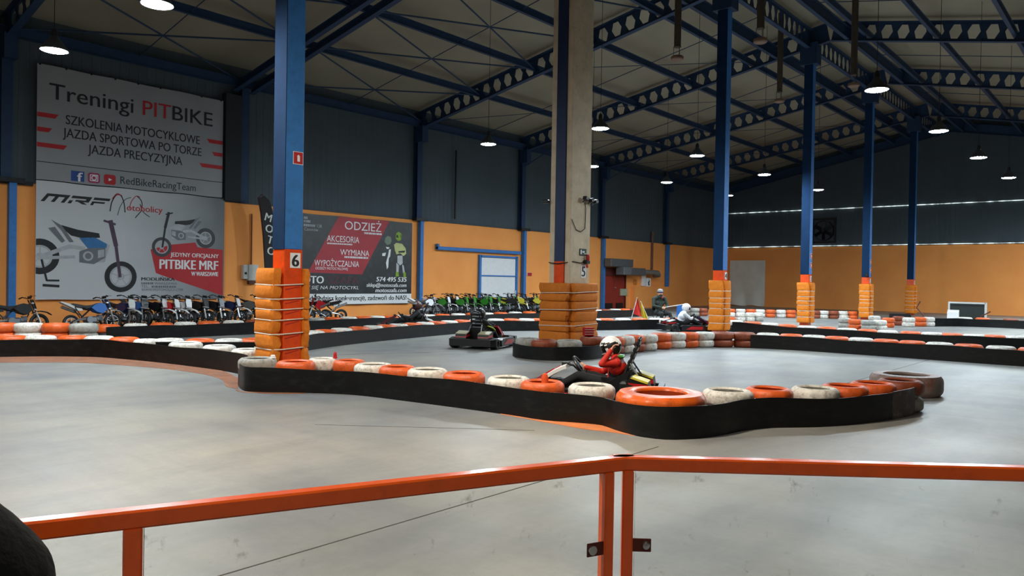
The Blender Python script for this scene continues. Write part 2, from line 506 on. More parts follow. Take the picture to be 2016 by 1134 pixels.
# wind bracing rods
def rod(a, b, r=.03):
    pa = Vector((a[0], a[1], z_under(a[1]) + .3)); pb = Vector((b[0], b[1], z_under(b[1]) + .3))
    MB().tube([pa, pb], r, n=6).build('brace_rod', M_STEEL, ceiling)
grid_x = [-1.0, 7.6, 15.1, 15.7, 24.4, 32.4, 40.6, 49.2, 56.6]
for i, (xa, xb) in enumerate(zip(grid_x[:-1], grid_x[1:])):
    if xb - xa < 1: continue
    if i in (0, 1, 3):
        for ya, yb in ((26.55, 22.9), (22.9, 19.85), (19.85, 16.95), (16.95, 14.2)):
            rod((xa, ya), (xb, yb)); rod((xa, yb), (xb, ya))
    else:
        for ya, yb in ((26.5, 19.85), (19.85, 14.2)):
            rod((xa, ya), (xb, yb), .014)
    xm = (xa + xb) / 2
    rod((xm, 26.5), (xm, 12.0), .016)
    if xa > 20: rod((xm, 10), (xm, YR + .3), .016)
for x in PIL_X[3:]:  # knee struts at the eaves
    MB().bar((x, YL - .25, 7.9), (x + 1.3, YL - 2.2, z_under(24.7) + .3), .06, .06).build('eave_strut', M_STEEL, ceiling, smooth=0)

# ------------------------------------------------------------------ walls
def corrugated(name, p, q, z0, ztop, m, parent, pitch=.3, amp=.008, n=(0, -1, 0)):
    p, q = np.array(p, float), np.array(q, float); L_ = np.linalg.norm(q - p); k = int(L_ / pitch); b = MB(); n = np.array(n, float)
    prof = []
    for i in range(k):
        s = i / k
        for ds, a in ((0, 0), (.45, 0), (.5, 1), (.95, 1)):
            prof.append((s + ds / k, a * amp))
    prof.append((1, 0))
    vs = []
    for s, a in prof:
        c = p + (q - p) * s + n * a
        vs += [(c[0], c[1], z0), (c[0], c[1], ztop(c[1]))]
    b.add(vs, [(2 * i, 2 * i + 2, 2 * i + 3, 2 * i + 1) for i in range(len(prof) - 1)])
    return b.build(name, m, parent, smooth=0)

wl = MB().box(((X0 + X1) / 2, YL + .12, ORANGE_Z / 2), (X1 - X0, .3, ORANGE_Z)).build('wall_left', M_ORANGE_WALL, smooth=0)
tag(wl, 'long orange painted wall under dark grey sheet cladding', 'wall', kind='structure')
corrugated('cladding', (X0, YL + .06, 0), (X1, YL + .06, 0), ORANGE_Z, lambda y: z_under(YL) + DECK + .15, M_GREY_WALL, wl)
MB().box(((X0 + X1) / 2, YL - .035, ORANGE_Z + .01), (X1 - X0, .13, .025)).build('ledge', M_GREY_WALL, wl, smooth=0)
for x in PIL_X + [-1.0]:
    b = MB()
    zt = z_under(YL) + .1
    for dy in (-.02, -.26):
        b.box((x, YL + dy, (ORANGE_Z + zt) / 2), (.3, .02, zt - ORANGE_Z))
    b.box((x, YL - .14, (ORANGE_Z + zt) / 2), (.02, .24, zt - ORANGE_Z))
    b.build('pilaster', M_STEEL, wl, smooth=0)
    if x == 15.4:
        MB().box((14.98, YL - .12, 6.5), (.75, .3, 4.0)).build('dark_panel', mat('dark_joint_panel', '#22282c', .8), wl, smooth=0)
        continue
    MB().box((x + .18, YL - .2, ORANGE_Z / 2), (.2, .2, ORANGE_Z)).build('pilaster', M_BLUE, wl, smooth=0)
    MB().box((x + .1, YL - .25, ORANGE_Z + .02), (.75, .3, .14)).build('clamp', M_DARKMETAL, wl, smooth=0)
    MB().box((x, YL - .35, zt - .3), (.36, .5, .75)).build('bracket', M_STEEL, wl, smooth=0)
for x0, x1 in ((25.2, 31.5), (36.0, 39.5), (43.6, 47.6)):   # dark base band behind the bikes
    MB().box(((x0 + x1) / 2, YL - .05, .28), (x1 - x0, .05, .56)).build('base_band', M_BLACK, wl, smooth=0)
MB().box((7.75, YL - .09, 4.44), (1.1, .2, .12)).build('clamp', M_DARKMETAL, wl, smooth=0)
MB().tube([(46.1, YL - .1, 2.6), (46.1, YL - .1, 5.2)], .09, n=8).build('wall_pipe', mat('rusty_pipe', '#6b4a3a', .7), wl)
MB().box((26.9, YL - .1, 6.4), (.06, .06, 3.4)).build('wall_conduit', M_DARKMETAL, wl, smooth=0)
MB().box((48.2, YL - .15, 3.0), (.35, .12, 2.9)).build('wall_conduit', mat('brown_conduit', '#7a4a3c', .6), wl, smooth=0)

wb = MB().box((X1 + .15, (YL + YR) / 2, ORANGE_Z / 2 + .03), (.3, YL - YR, ORANGE_Z + .06)).build('wall_back', M_ORANGE_WALL, smooth=0)
tag(wb, 'far orange wall with two bright joint lines in dark cladding', 'wall', kind='structure')
gz = lambda y: z_under(y) + DECK + .1
for (ya, yb) in ((YR, RIDGE_Y), (RIDGE_Y, YL)):
    corrugated('cladding', (X1 + .04, ya, 0), (X1 + .04, yb, 0), ORANGE_Z + .1, gz, M_GREY_WALL, wb, .3, .008, (-1, 0, 0))
def light_strip(z):
    """daylight leaking through a cladding joint, brighter and dimmer along its length"""
    m = bpy.data.materials.new('daylight_joint'); m.use_nodes = True; N = m.node_tree.nodes; L = m.node_tree.links
    b = N['Principled BSDF']; tc = N.new('ShaderNodeTexCoord'); nz = N.new('ShaderNodeTexNoise'); nz.inputs['Scale'].default_value = 2.2
    L.new(tc.outputs['Object'], nz.inputs['Vector'])
    mr = N.new('ShaderNodeMapRange'); mr.inputs[1].default_value = .4; mr.inputs[2].default_value = .62; mr.inputs[3].default_value = .1; mr.inputs[4].default_value = 1.1
    L.new(nz.outputs['Fac'], mr.inputs[0]); L.new(mr.outputs[0], b.inputs['Emission Strength'])
    b.inputs['Emission Color'].default_value = (.8, .95, .95, 1); b.inputs['Base Color'].default_value = (.7, .75, .75, 1)
    MB().box((X1 - .03, (YL + YR) / 2, z), (.06, YL - YR - .2, .05)).build('light_joint', m, wb, smooth=0)
light_strip(4.6); light_strip(7.27)
wr = MB().box(((X0 + X1) / 2, YR - .15, 5.2), (X1 - X0, .3, 10.4)).build('wall_right', mat('pale_side_wall', '#55524c', .8), smooth=0)
tag(wr, 'plain pale side wall behind the viewer', 'wall', kind='structure')
wn = MB().box((X0 - .15, (YL + YR) / 2, 6.6), (.3, YL - YR, 13.2)).build('wall_near', M_GREY_WALL, smooth=0)
tag(wn, 'plain grey end wall behind the viewer', 'wall', kind='structure')

# ------------------------------------------------------------------ doors in the long wall
d1 = thing('door_1', 'white sliding door in a blue frame in orange wall', 'door', (30.2, YL - .04, 0)); tag(d1, kind='structure')
for z0, z1 in ((.05, .75), (.8, 1.9), (1.95, 2.86)):
    MB().rbox((0, -.05, (z0 + z1) / 2), (2.75, .06, z1 - z0), .01).build('panel', M_WHITE, d1, smooth=0)
MB().box((-1.46, -.08, 1.5), (.14, .12, 3.0)).box((1.46, -.08, 1.5), (.14, .12, 3.0)).box((0, -.08, 2.93), (2.9, .12, .1)).box((0, -.08, 1.92), (2.8, .1, .06)).box((0, -.08, .77), (2.8, .1, .06)).build('frame', M_BLUE, d1, smooth=0)
MB().tube([(1.3, -.1, 1.15), (1.3, -.18, 1.15), (1.3, -.18, .7), (1.3, -.1, .7)], .02).build('handle', M_WHITE, d1)
MB().rbox((-1.45, -.16, 3.2), (6.3, .16, .17), .02).box((-4.55, -.14, 3.28), (.1, .18, .25)).build('slide_rail', M_BLUE, d1, smooth=0)

d2 = thing('door_2', 'dark red double door under grey duct in orange wall', 'door', (41.4, YL - .04, 0)); tag(d2, kind='structure')
M_DOORRED = mat('dark_red_door', '#8e2a1c', .55, dirt='#5c1a12', dirt_amt=.4)
for s in (-1, 1):
    MB().rbox((s * .62, -.03, 1.05), (1.2, .06, 2.1), .01).build('door_leaf', M_DOORRED, d2, smooth=0)
    MB().box((s * .62, -.08, .18), (.75, .1, .36)).build('kick_box', M_BLACK, d2, smooth=0)
MB().box((-1.3, -.05, 1.3), (.12, .14, 2.6)).box((1.3, -.05, 1.3), (.12, .14, 2.6)).box((0, -.05, 2.35), (2.6, .14, .5)).build('frame', mat('dark_frame', '#5a2318', .6), d2, smooth=0)
MB().ell((.1, -.1, 1.35), (.05, .04, .05)).build('knob', M_CHROME, d2)

# ------------------------------------------------------------------ steel columns, concrete pillar, padding
def pad_block(name, size, parent, loc, rz=0.0, bulge=.03, seed=0, m=None):
    """one strap-pinched section of a foam mattress: pinched at top and bottom, bulging between"""
    rnd = random.Random(seed); w, d, h = size; vs, fs = [], []
    zs = [(-.5, .80), (-.42, .93), (-.2, 1.0), (.15, 1.02), (.4, .94), (.5, .80)]
    ring = [(-1, -.75), (-.8, -1), (0, -1.06), (.8, -1), (1, -.75), (1, .75), (.8, 1), (0, 1.0), (-.8, 1), (-1, .75)]
    jit = rnd.uniform(-.05, .05)
    for zz, sc in zs:
        for (a, b_) in ring:
            k = 1 - (1 - sc) * .6
            vs.append((a * w / 2 * (k * .5 + .5) + jit * zz + rnd.uniform(-.008, .008), b_ * d / 2 * sc + rnd.uniform(-.012, .012), zz * h))
    n = len(ring)
    for i in range(len(zs) - 1):
        for j in range(n):
            fs.append((i * n + j, i * n + (j + 1) % n, (i + 1) * n + (j + 1) % n, (i + 1) * n + j))
    fs.append(tuple(range(n))[::-1]); fs.append(tuple((len(zs) - 1) * n + j for j in range(n)))
    o = MB().add(vs, fs).build(name, m or M_FOAM, parent, 50, loc, rz)
    return o

M_NAVYSTEEL = mat('dark_navy_face', '#0e2a49', .85, var=.12, scale=4, spec=.15)
PAD_LEVELS = [.12, .36, .62, .86, 1.04, 1.22, 1.46, 1.82]
def number_plate(parent, txt, x, y, z, w=.22, h=.27, plate=True):
    p = parent
    if plate:
        p = MB().box((x, y - .006, z), (w, .012, h)).build('number_plate', M_PRINT_WHITE, parent, smooth=0)
        p['label'] = 'white plate with the black number ' + txt
    lettering(txt, h * 1.15, M_PRINT_BLACK, p, x, z - h * .4, y - .014, 'CENTER', bold=.012)
def fire_sign(parent, x, y, z, s=.2):
    p = MB().box((x, y - .004, z), (s, .008, s * 1.1)).build('fire_sign', M_PRINT_WHITE, parent, smooth=0)
    q = MB().box((x, y - .010, z), (s * .9, .004, s)).build('sign_field', M_PRINT_RED, p, smooth=0)
    MB().prism([(x - .02, z - .06), (x + .03, z - .06), (x + .03, z + .03), (x + .005, z + .06), (x - .03, z + .03), (x - .02, z + .02)], lambda a, b, d: (a, y - .013 - d, b), .003).build('extinguisher_symbol', M_PRINT_WHITE, p, smooth=0)

def steel_column(i, n, x, y=11.6, S=.36):
    t = thing('steel_column', '', 'column', (x, y, 0))
    zt = 11.75
    def profile(z0, z1, m, nm):
        b = MB()     # wide-flange section boxed in by plates
        b.rbox((0, 0, (z0 + z1) / 2), (S, S, z1 - z0), .012)
        return b.build(nm, m, t, smooth=0)
    profile(2.17, zt, M_BLUE, 'blue_shaft'); profile(0, 2.17, M_ORANGE, 'orange_base')
    MB().box((-S / 2 - .004, 0, (2.17 + zt) / 2), (.012, S, zt - 2.17)).build('navy_face', M_NAVYSTEEL, t, smooth=0)  # darker navy sheet over the whole -X face of the shaft
    MB().box((0, 0, 11.5), (.55, .7, .9)).build('column_head', M_STEEL, t, smooth=0)
    if n == '6':
        for k in range(len(PAD_LEVELS) - 1):
            z0, z1 = PAD_LEVELS[k] + .1, PAD_LEVELS[k + 1] + .1
            if k == len(PAD_LEVELS) - 2: z1 -= .08
            pad_block('foam_pad', (.56, .2, z1 - z0), t, (-S / 2 - .11, .14 + random.uniform(-.015, .015), (z0 + z1) / 2), math.pi / 2 + math.pi, seed=k)
            pad_block('foam_pad', (.4, .13, z1 - z0), t, (S / 2 + .075, -.03, (z0 + z1) / 2), math.pi / 2, seed=k + 20)
            if k:
                MB().tube([(-S / 2 - .2, .39, z0), (-S / 2 - .2, -.12, z0 - .01), (-S / 2 - .02, -S / 2 - .02, z0 - .005), (S / 2 + .05, -S / 2 - .02, z0 + .015), (S / 2 + .145, -.1, z0 + .01), (S / 2 + .145, .2, z0)], .011, n=6).build('strap', M_STRAP, t)
                MB().tube([(-S / 2 + .03, -S / 2 - .008, z0 - .08), (S / 2 - .06, -S / 2 - .008, z0 - .03)], .006, n=5).build('lacing_cord', M_PRINT_RED, t)
    else:
        for k in range(len(PAD_LEVELS) - 1):
            z0, z1 = PAD_LEVELS[k], PAD_LEVELS[k + 1]
            if k == len(PAD_LEVELS) - 2: z0, z1 = z0, z1
            pad_block('foam_pad', (.5, .16, z1 - z0), t, (-S / 2 - .085, .0 + random.uniform(-.015, .015), (z0 + z1) / 2), -math.pi / 2, seed=k + i * 11)
            pad_block('foam_pad', (.4, .14, z1 - z0), t, (.0, -S / 2 - .075, (z0 + z1) / 2), 0, seed=k + i * 17)
            if k:
                MB().tube([(-S / 2 - .155, .21, z0), (-S / 2 - .155, -S / 2 - .03, z0), (-S / 2, -S / 2 - .14, z0), (S / 2 - .01, -S / 2 - .14, z0)], .012, n=6).build('strap', M_STRAP, t)
    number_plate(t, n, (.03 if n == '6' else .05), -S / 2, 1.98, .2 if n == '6' else .16, .26 if n == '6' else .24)
    if n == '6': fire_sign(t, .06, -S / 2, 3.75, .2)
    if n in '32': fire_sign(t, .05, -S / 2, 2.95, .2); fire_sign(t, .05, -S / 2, 2.55, .2)
    if n == '2':
        for s in (-1, 1):
            MB().rbox((s * .27, -.1, 2.28), (.14, .12, .16), .02).build('camera_box', M_BLACK, t, smooth=0)
    return t
COLS = {}
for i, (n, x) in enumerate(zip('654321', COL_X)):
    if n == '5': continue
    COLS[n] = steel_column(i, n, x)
    COLS[n]['label'] = {'6': 'blue steel column numbered 6 with strapped orange foam padding', '4': 'blue steel column numbered 4 beside the marshal, padded in orange foam',
                        '3': 'padded blue column numbered 3, two red fire signs, beside the wall tarpaulin', '2': 'padded blue column numbered 2 with small black boxes above its foam',
                        '1': 'farthest padded blue column, numbered 1, beside the leaning dark board'}[n]

# concrete pillar number 5 around a steel stanchion
pc = thing('concrete_pillar', 'pale concrete pillar numbered 5 with exit sign and orange pads', 'pillar', (15.8, 11.6, 0))
PW, PD = .86, .66     # along X, along Y
MB().rbox((.02, .21, 6.0), (PW, .24, 12.0), .02).rbox((.02, -.23, 6.0), (PW, .2, 12.0), .02).rbox((.18, -.01, 6.0), (PW - .32, .3, 12.0), .01).build('concrete_shaft', M_CONCRETE, pc, smooth=0)
b = MB()
for z0, z1, m, nm in ((2.2, 12.0, mat('navy_stanchion', '#14294f', .55), 'steel_stanchion'), (0, 2.2, M_ORANGE, 'orange_base')):
    MB().box((-.36, -.015, (z0 + z1) / 2), (.1, .25, z1 - z0)).box((-.43, -.015, (z0 + z1) / 2), (.05, .3, z1 - z0)).build(nm, m, pc, smooth=0)
lv = [.14, .44, .7, .96, 1.2, 1.4, 1.66]
M_FOAM2 = mat('dark_orange_foam_cover', '#c26c12', .8, var=.1, scale=5, bump=.3, bscale=12, dirt='#9a5510', dirt_amt=.4)
for k in range(6):
    z0, z1 = lv[k], lv[k + 1]; w = .07 * abs(k - 2.5) / 2.5
    pad_block('foam_pad', (.8 + w, .24, z1 - z0 - .006), pc, (-PW / 2 - .12, .02, (z0 + z1) / 2), -math.pi / 2, seed=50 + k, m=M_FOAM2)
    pad_block('foam_pad', (.94 + w, .24, z1 - z0 - .006), pc, (.04, -PD / 2 - .12, (z0 + z1) / 2), 0, seed=60 + k, m=M_FOAM2)
for z in (.6, 1.0, 1.42):
    MB().tube([(-PW / 2 - .25, .42, z - .02), (-PW / 2 - .255, -PD / 2 - .05, z), (-PW / 2 - .1, -PD / 2 - .25, z), (.05, -PD / 2 - .26, z + .02), (.5, -PD / 2 - .245, z + .03)], .01, n=6).build('strap', M_STRAP, pc)
number_plate(pc, '5', .16, -PD / 2, 1.96, .2, .32)
sg = MB().box((.12, -PD / 2 - .012, 2.45), (.28, .024, .17)).build('exit_sign', mat('dark_green_sign', '#123a24', .5), pc, smooth=0)
MB().box((.02, -PD / 2 - .026, 2.45), (.05, .004, .11)).box((.2, -PD / 2 - .026, 2.41), (.07, .004, .015)).prism([(.07, 2.44), (.14, 2.44), (.14, 2.42), (.18, 2.455), (.14, 2.49), (.14, 2.47), (.07, 2.47)], lambda a, b, d: (a, -PD / 2 - .024 - d, b), .004).build('exit_symbol', M_PRINT_WHITE, sg, smooth=0)
sr = MB().rbox((.22, -PD / 2 - .06, 2.2), (.18, .12, .1), .02).build('siren_base', M_BLACK, pc, smooth=0)
MB().lathe([(.045, 0), (.05, .1), (.04, .16), (0, .17)], 12, c=(.26, -PD / 2 - .07, 2.23)).build('beacon_lens', M_RED, pc)
MB().lathe([(.02, 0), (.04, .03), (.025, .12), (0, .13)], 10, c=(.24, -PD / 2 - .07, 2.05)).build('orange_buzzer', M_ORANGE, pc)
MB().tube([(-.46, .3, 2.17), (-.5, 0, 2.14), (-.47, -.2, 2.16), (-.3, -PD / 2 - .02, 2.2), (.0, -PD / 2 - .02, 2.17), (.18, -PD / 2 - .03, 2.2)], .012, n=6).build('cable', M_BLACK, pc)
MB().tube([(-.4, -PD / 2 - .02, 3.25), (-.2, -PD / 2 - .02, 3.0), (.0, -PD / 2 - .02, 2.96), (.18, -PD / 2 - .02, 3.05), (.2, -PD / 2 - .02, 3.55), (.14, -PD / 2 - .03, 3.72)], .01, n=6).build('cable', M_BLACK, pc)
for dx, dz, a in ((.05, 3.8, .3), (.3, 3.78, -.3), (.48, 3.76, -.2)):
    MB().rbox((dx, -PD / 2 - .12, dz), (.15, .12, .1), .02, rot=Matrix.Rotation(a, 3, 'Y')).bar((dx, -PD / 2 - .1, dz - .02), (dx + .04, -PD / 2, dz - .08), .02, .02).build('floodlight', M_BLACK, pc, smooth=0)
MB().rbox((-.5, .4, 3.72), (.1, .2, .09), .02).build('floodlight', M_BLACK, pc, smooth=0)

# ------------------------------------------------------------------ hanging high-bay lamps
def lamp_parts():
    shade = MB().lathe([(.06, .3), (.08, .27), (.11, .22), (.17, .16), (.23, .08), (.265, .015), (.27, 0), (.255, 0), (.21, .07), (.14, .14), (.0, .16)], 28).mesh('shade', mat('lamp_shade_metal', '#3a3f42', .5, metal=.4))
    cap = MB().lathe([(.0, .46), (.035, .45), (.05, .42), (.06, .4), (.065, .31), (.05, .3), (0, .3)], 16).mesh('gear_housing', M_DARKMETAL)
    return shade, cap
L_SHADE, L_CAP = lamp_parts()
def lamp_lens(colour, s, nm):
    return MB().lathe([(0, -.03), (.12, -.025), (.22, -.008), (.25, .005), (.0, .008)], 28).mesh('lamp_lens', emit(nm, colour, s))
L_LENS = lamp_lens(LAMP_COLOUR, LAMP_STRENGTH, 'lamp_glow')
L_LENS_WARM = lamp_lens(WARM_COLOUR, LAMP_STRENGTH * 1.15, 'lamp_glow_warm')
def lamp(x, y, label, z=6.3, lens=None, group='hanging high-bay lamps'):
    t = thing('high_bay_lamp', label, 'lamp', (x, y, z), group=group)
    link_mesh('lamp_shade', L_SHADE, t); link_mesh('gear_housing', L_CAP, t); link_mesh('lamp_lens', lens or L_LENS, t)
    top = z_under(y) + DECK + .02 - z
    MB().tube([(0, 0, .44), (0, 0, top)], .008, n=5).build('hanging_cable', M_DARKMETAL, t)
rows = {17.5: 'row nearest the long orange wall', 12.95: 'row just behind the blue columns', 5.2: 'row in front of the blue columns'}
lx = [19.1, 25.2, 31.1, 37.4]
for y, rn in rows.items():
    for k, x in enumerate(lx):
        lamp(x, y - (.012 * (x - 19)) * (1 if y < 17 else .8), f'lit bell lamp, {ORD[k]} of four receding in the {rn}')
lamp(5.82, 17.58, 'lit bell lamp hanging beside the top corner of the white banner')
lamp(5.93, 13.15, 'lit bell lamp cut by the top edge above the white banner')
# the grid goes on unseen; warm lamps added to light near floor and rail
for k, (x, y) in enumerate(((5.9, 5.2), (-.5, 5.2), (-.5, 13.1), (-1.2, -2.2))):
    lamp(x, y, f'unseen bell lamp added above the spectator rail, {ORD[k]} of four', lens=L_LENS_WARM if k < 3 else lamp_lens(WARM_COLOUR, LAMP_STRENGTH * .4, 'lamp_glow_dim'), group='unseen lamps added over the spectators')
for k, (x, y) in enumerate(((31.1, .3), (43.7, 4.4), (43.7, .3), (50.0, 4.2), (50.0, .3))):
    lamp(x, y, f'lit bell lamp over the side lane, {ORD[k]} of five')

# ------------------------------------------------------------------ vent pipes under the roof
for k, (x, y, zc) in enumerate(((21.9, 11.95, 8.85), (30.4, 11.95, 9.1), (21.5, 9.05, 8.75), (28.4, 8.5, 8.8))):
    lb = ['brown vent pipe with disc cap hanging just beyond the concrete pillar', 'brown vent pipe with disc cap hanging between columns 4 and 3',
          'brown vent pipe with disc cap hanging beside the ridge girder', 'brown vent pipe with disc cap hanging above column 2'][k]
    t = thing('vent_pipe', lb, 'pipe', (x, y, 0), group='vent pipes under the roof')
    zt = z_under(y) + DECK
    M_VENT = mat('brown_vent_metal', '#4f463c', .6, metal=.3)
    MB().lathe([(.12, zc + .38), (.125, zc + .4), (.11, zc + .42), (.11, zt)], 14).build('pipe', M_VENT, t)
    MB().lathe([(0, zc - .03), (.16, zc - .03), (.2, zc), (.2, zc + .07), (.17, zc + .1), (0, zc + .1)], 18).build('disc_cap', mat('vent_cap_metal', '#7a5f4e', .6), t)
    for a in range(3):
        c, s = .12 * math.cos(a * 2.1), .12 * math.sin(a * 2.1)
        MB().tube([(c, s, zc + .08), (c, s, zc + .4)], .008, n=5).build('cap_stay', M_DARKMETAL, t)
# ------------------------------------------------------------------ tyres
def tyre_mesh(name, m, R=.29, r=.19, h=.2, n=36, lugs=True):
    prof = [(r, h * .12), (r + .008, .012), (r + .03, 0), (R - .045, .006), (R - .012, h * .16), (R, h * .3), (R, h * .7), (R - .012, h * .84), (R - .045, h - .006), (r + .03, h), (r + .008, h - .012), (r, h * .88), (r + .04, h * .72), (r + .05, h * .28)]
    vs, fs = [], []
    for i, (q, z) in enumerate(prof):
        for j in range(n):
            a = 2 * math.pi * j / n
            qq = q - (.009 if lugs and j % 3 == 0 and 4 <= i <= 7 else 0)
            vs.append((qq * math.cos(a), qq * math.sin(a), z))
    k = len(prof)
    for i in range(k):
        i2 = (i + 1) % k
        for j in range(n):
            j2 = (j + 1) % n
            fs.append((i * n + j, i * n + j2, i2 * n + j2, i2 * n + j))
    return MB().add(vs, fs).mesh(name, m, 38)
TY = {c: tyre_mesh('tyre', m) for c, m in (('W', M_TW), ('O', M_TO), ('G', M_TG), ('B', M_TB), ('K', M_RUBBER))}
CN = {'W': 'white painted', 'O': 'orange painted', 'G': 'dirty grey', 'B': 'brown worn', 'K': 'plain black'}
N_TYRE = [0]
PLACED = []
def tyre(x, y, z, c, label, group, d=.58):
    o = link_mesh('tyre', TY[c], None, (x, y, z), random.uniform(0, 6.28))
    s = d / .58
    o.scale = (s, s, 1.0)
    PLACED.append((x, y, z, d))
    return tag(o, label, 'tyre', group)

BELT_H = .35
def belt(path, parent, m, name='belt', h=BELT_H, th=.014, wob=.012, z0=.0):
    P = path; k = len(P)
    T = np.gradient(P, axis=0); T /= np.linalg.norm(T, axis=1)[:, None]
    Nn = np.stack([-T[:, 1], T[:, 0]], 1)
    vs, fs = [], []
    for i in range(k):
        hh = h + wob * math.sin(i * .21) + wob * .5 * math.sin(i * .53 + 1)
        for (off, z) in ((0, z0), (.004, hh * .5), (0, hh), (th, hh), (th, z0)):
            p = P[i] + Nn[i] * off
            vs.append((p[0], p[1], z))
    for i in range(k - 1):
        for j in range(5):
            j2 = (j + 1) % 5
            fs.append((i * 5 + j, (i + 1) * 5 + j, (i + 1) * 5 + j2, i * 5 + j2))
    fs += [(0, 1, 2, 3, 4), tuple((k - 1) * 5 + j for j in (4, 3, 2, 1, 0))]
    return MB().add(vs, fs).build(name, m, parent, 40)

def offset_path(P, d):
    T = np.gradient(P, axis=0); T /= np.linalg.norm(T, axis=1)[:, None]
    return P + np.stack([-T[:, 1], T[:, 0]], 1) * d

def at_column(P, px, z=.4):
    """point of a ground path that lies on the sight line of image column px"""
    xs = np.array([pix((p[0], p[1], z))[0] for p in P]); best = None
    for i in range(len(P) - 1):
        a, b = xs[i], xs[i + 1]
        if (a - px) * (b - px) <= 0 and a != b:
            t = (px - a) / (b - a); q = P[i] + (P[i + 1] - P[i]) * t
            dist = np.hypot(*q)
            if best is None or dist < best[0]: best = (dist, q)
    return best[1] if best else None

def barrier(label, path, belts, tyres, row, group, lower=True, d=.58, gap=.02, zt=.2, bh=BELT_H):
    """belt on the track side, tyres two high behind it; the covered lower ones are joined into one part"""
    t = thing('track_barrier', label, 'barrier')
    P = spline(path)
    i0 = 0
    for frac, m in belts:
        i1 = int(len(P) * frac)
        belt(P[i0:min(i1 + 1, len(P))], t, m, h=bh)
        i0 = i1
    low = MB()
    for k, e in enumerate(tyres):
        px, c = e[0], e[1]; ex = e[2] if len(e) > 2 else 0.0; dd = e[3] if len(e) > 3 else d
        q = at_column(offset_path(P, dd / 2 + gap + ex), px)
        if q is None: print('no place', label, px); continue
        N_TYRE[0] += 1
        tyre(q[0], q[1], zt, c, f'{CN[c]} tyre, {ORD[k] if k < len(ORD) else "last"} {row}', group, dd)
        R = dd / 2 - .01
        low.lathe([(.165, .03), (R - .03, .0), (R, .06), (R, zt - .05), (R - .03, zt - .001), (.165, zt - .03)], 16, 0, (q[0], q[1], 0), closed=True)
    if lower and low.v:
        low.build('lower_tyres', M_RUBBER, t)['kind'] = 'stuff'
    return t, P

g2 = lambda pts: [ground(*p)[:2] for p in pts]

# A: the near barrier from column 6 to the big end tyre
A_path = [(6.75, 11.1), (6.32, 10.95)] + g2([(468, 758), (482, 770), (520, 772), (620, 774), (700, 778), (800, 790), (900, 803), (1000, 817), (1070, 828), (1110, 831), (1150, 834), (1185, 838), (1208, 846), (1245, 857), (1290, 864), (1330, 866), (1390, 862), (1433, 855), (1458, 849), (1515, 843), (1614, 841), (1680, 836), (1746, 828), (1793, 818), (1814, 805)])
A_tyres = [(507, 'G'), (582, 'O'), (636, 'W', .52, .46), (688, 'O', .34, .5), (736, 'W', .0), (783, 'O', -.0, .54), (842, 'W'), (914, 'O'), (1002, 'W'), (1068, 'O', 0, .56), (1165, 'W', .0), (1433, 'W', .0, .6), (1513, 'O'), (1605, 'W'), (1662, 'O', .02), (1718, 'O', .02), (1768, 'B', .02)]
tA, PA = barrier('long black rubber belt barrier wrapping the near tyre line', A_path, [(.9, M_BAND), (1.0, M_BAND_DIRTY)], A_tyres, 'from column 6 along the near barrier', 'tyres of the near barrier', zt=.235)
def big_tyre_mesh(name, m, R, r, h):
    return tyre_mesh(name, m, R, r, h, 48)
BT = link_mesh('truck_tyre', big_tyre_mesh('truck_tyre', mat('glossy_orange_tyre', '#d9601c', .3, var=.12, dirt='#7b4028', dirt_amt=.7, scale=4), 52e-2, .3, .27), None, (7.86, 4.42, .17))
tag(BT, 'oversized glossy orange truck tyre bulging the near barrier', 'tyre', 'tyres of the near barrier')
q = (7.86, 4.42)
MB().lathe([(.3, 0), (.5, 0), (.51, .08), (.5, .165), (.3, .165)], 28, 0, (q[0], q[1], 0), closed=True).build('lower_tyres', M_RUBBER, tA)['kind'] = 'stuff'
EB = link_mesh('truck_tyre', big_tyre_mesh('truck_tyre', mat('dirty_white_brown_tyre', '#8d7d78', .5, var=.35, scale=2.2, dirt='#7a3626', dirt_amt=.9), .53, .33, .32), None, tuple(ground(1783, 775)[:2]) + (0,))
tag(EB, 'large dirty white and red-brown tyre closing the near barrier', 'tyre', 'tyres of the near barrier')

for z_, c_, nm_ in ((0, 'G', 'grey tyre under the last brown tyre of the near barrier'), (.22, 'B', 'brown worn tyre leaning against the large end tyre')):
    q_ = ground(1772, 747, .42)
    tyre(q_[0], q_[1], z_, c_, nm_, 'tyres of the near barrier', .6)
# B: the left-hand barrier ending at column 6, double rows of tyres
B_path = [(2.6, 18.9), (4.0, 18.2)] + g2([(0, 703), (80, 702), (180, 703), (250, 708), (320, 715), (370, 721), (430, 729), (468, 736)]) + [(6.85, 11.7)]
B_tyres = [(22, 'O'), (80, 'W'), (144, 'O'), (196, 'W'), (245, 'O'), (289, 'W', 0, .5), (366, 'W', 0, .62), (432, 'W', .03, .6), (488, 'W', .0, .58)]
barrier('black belt barrier curving in from the side edge to column 6', B_path, [(1, M_BAND)], B_tyres, 'from the picture edge along the belt toward column 6', 'tyres of the side barrier')
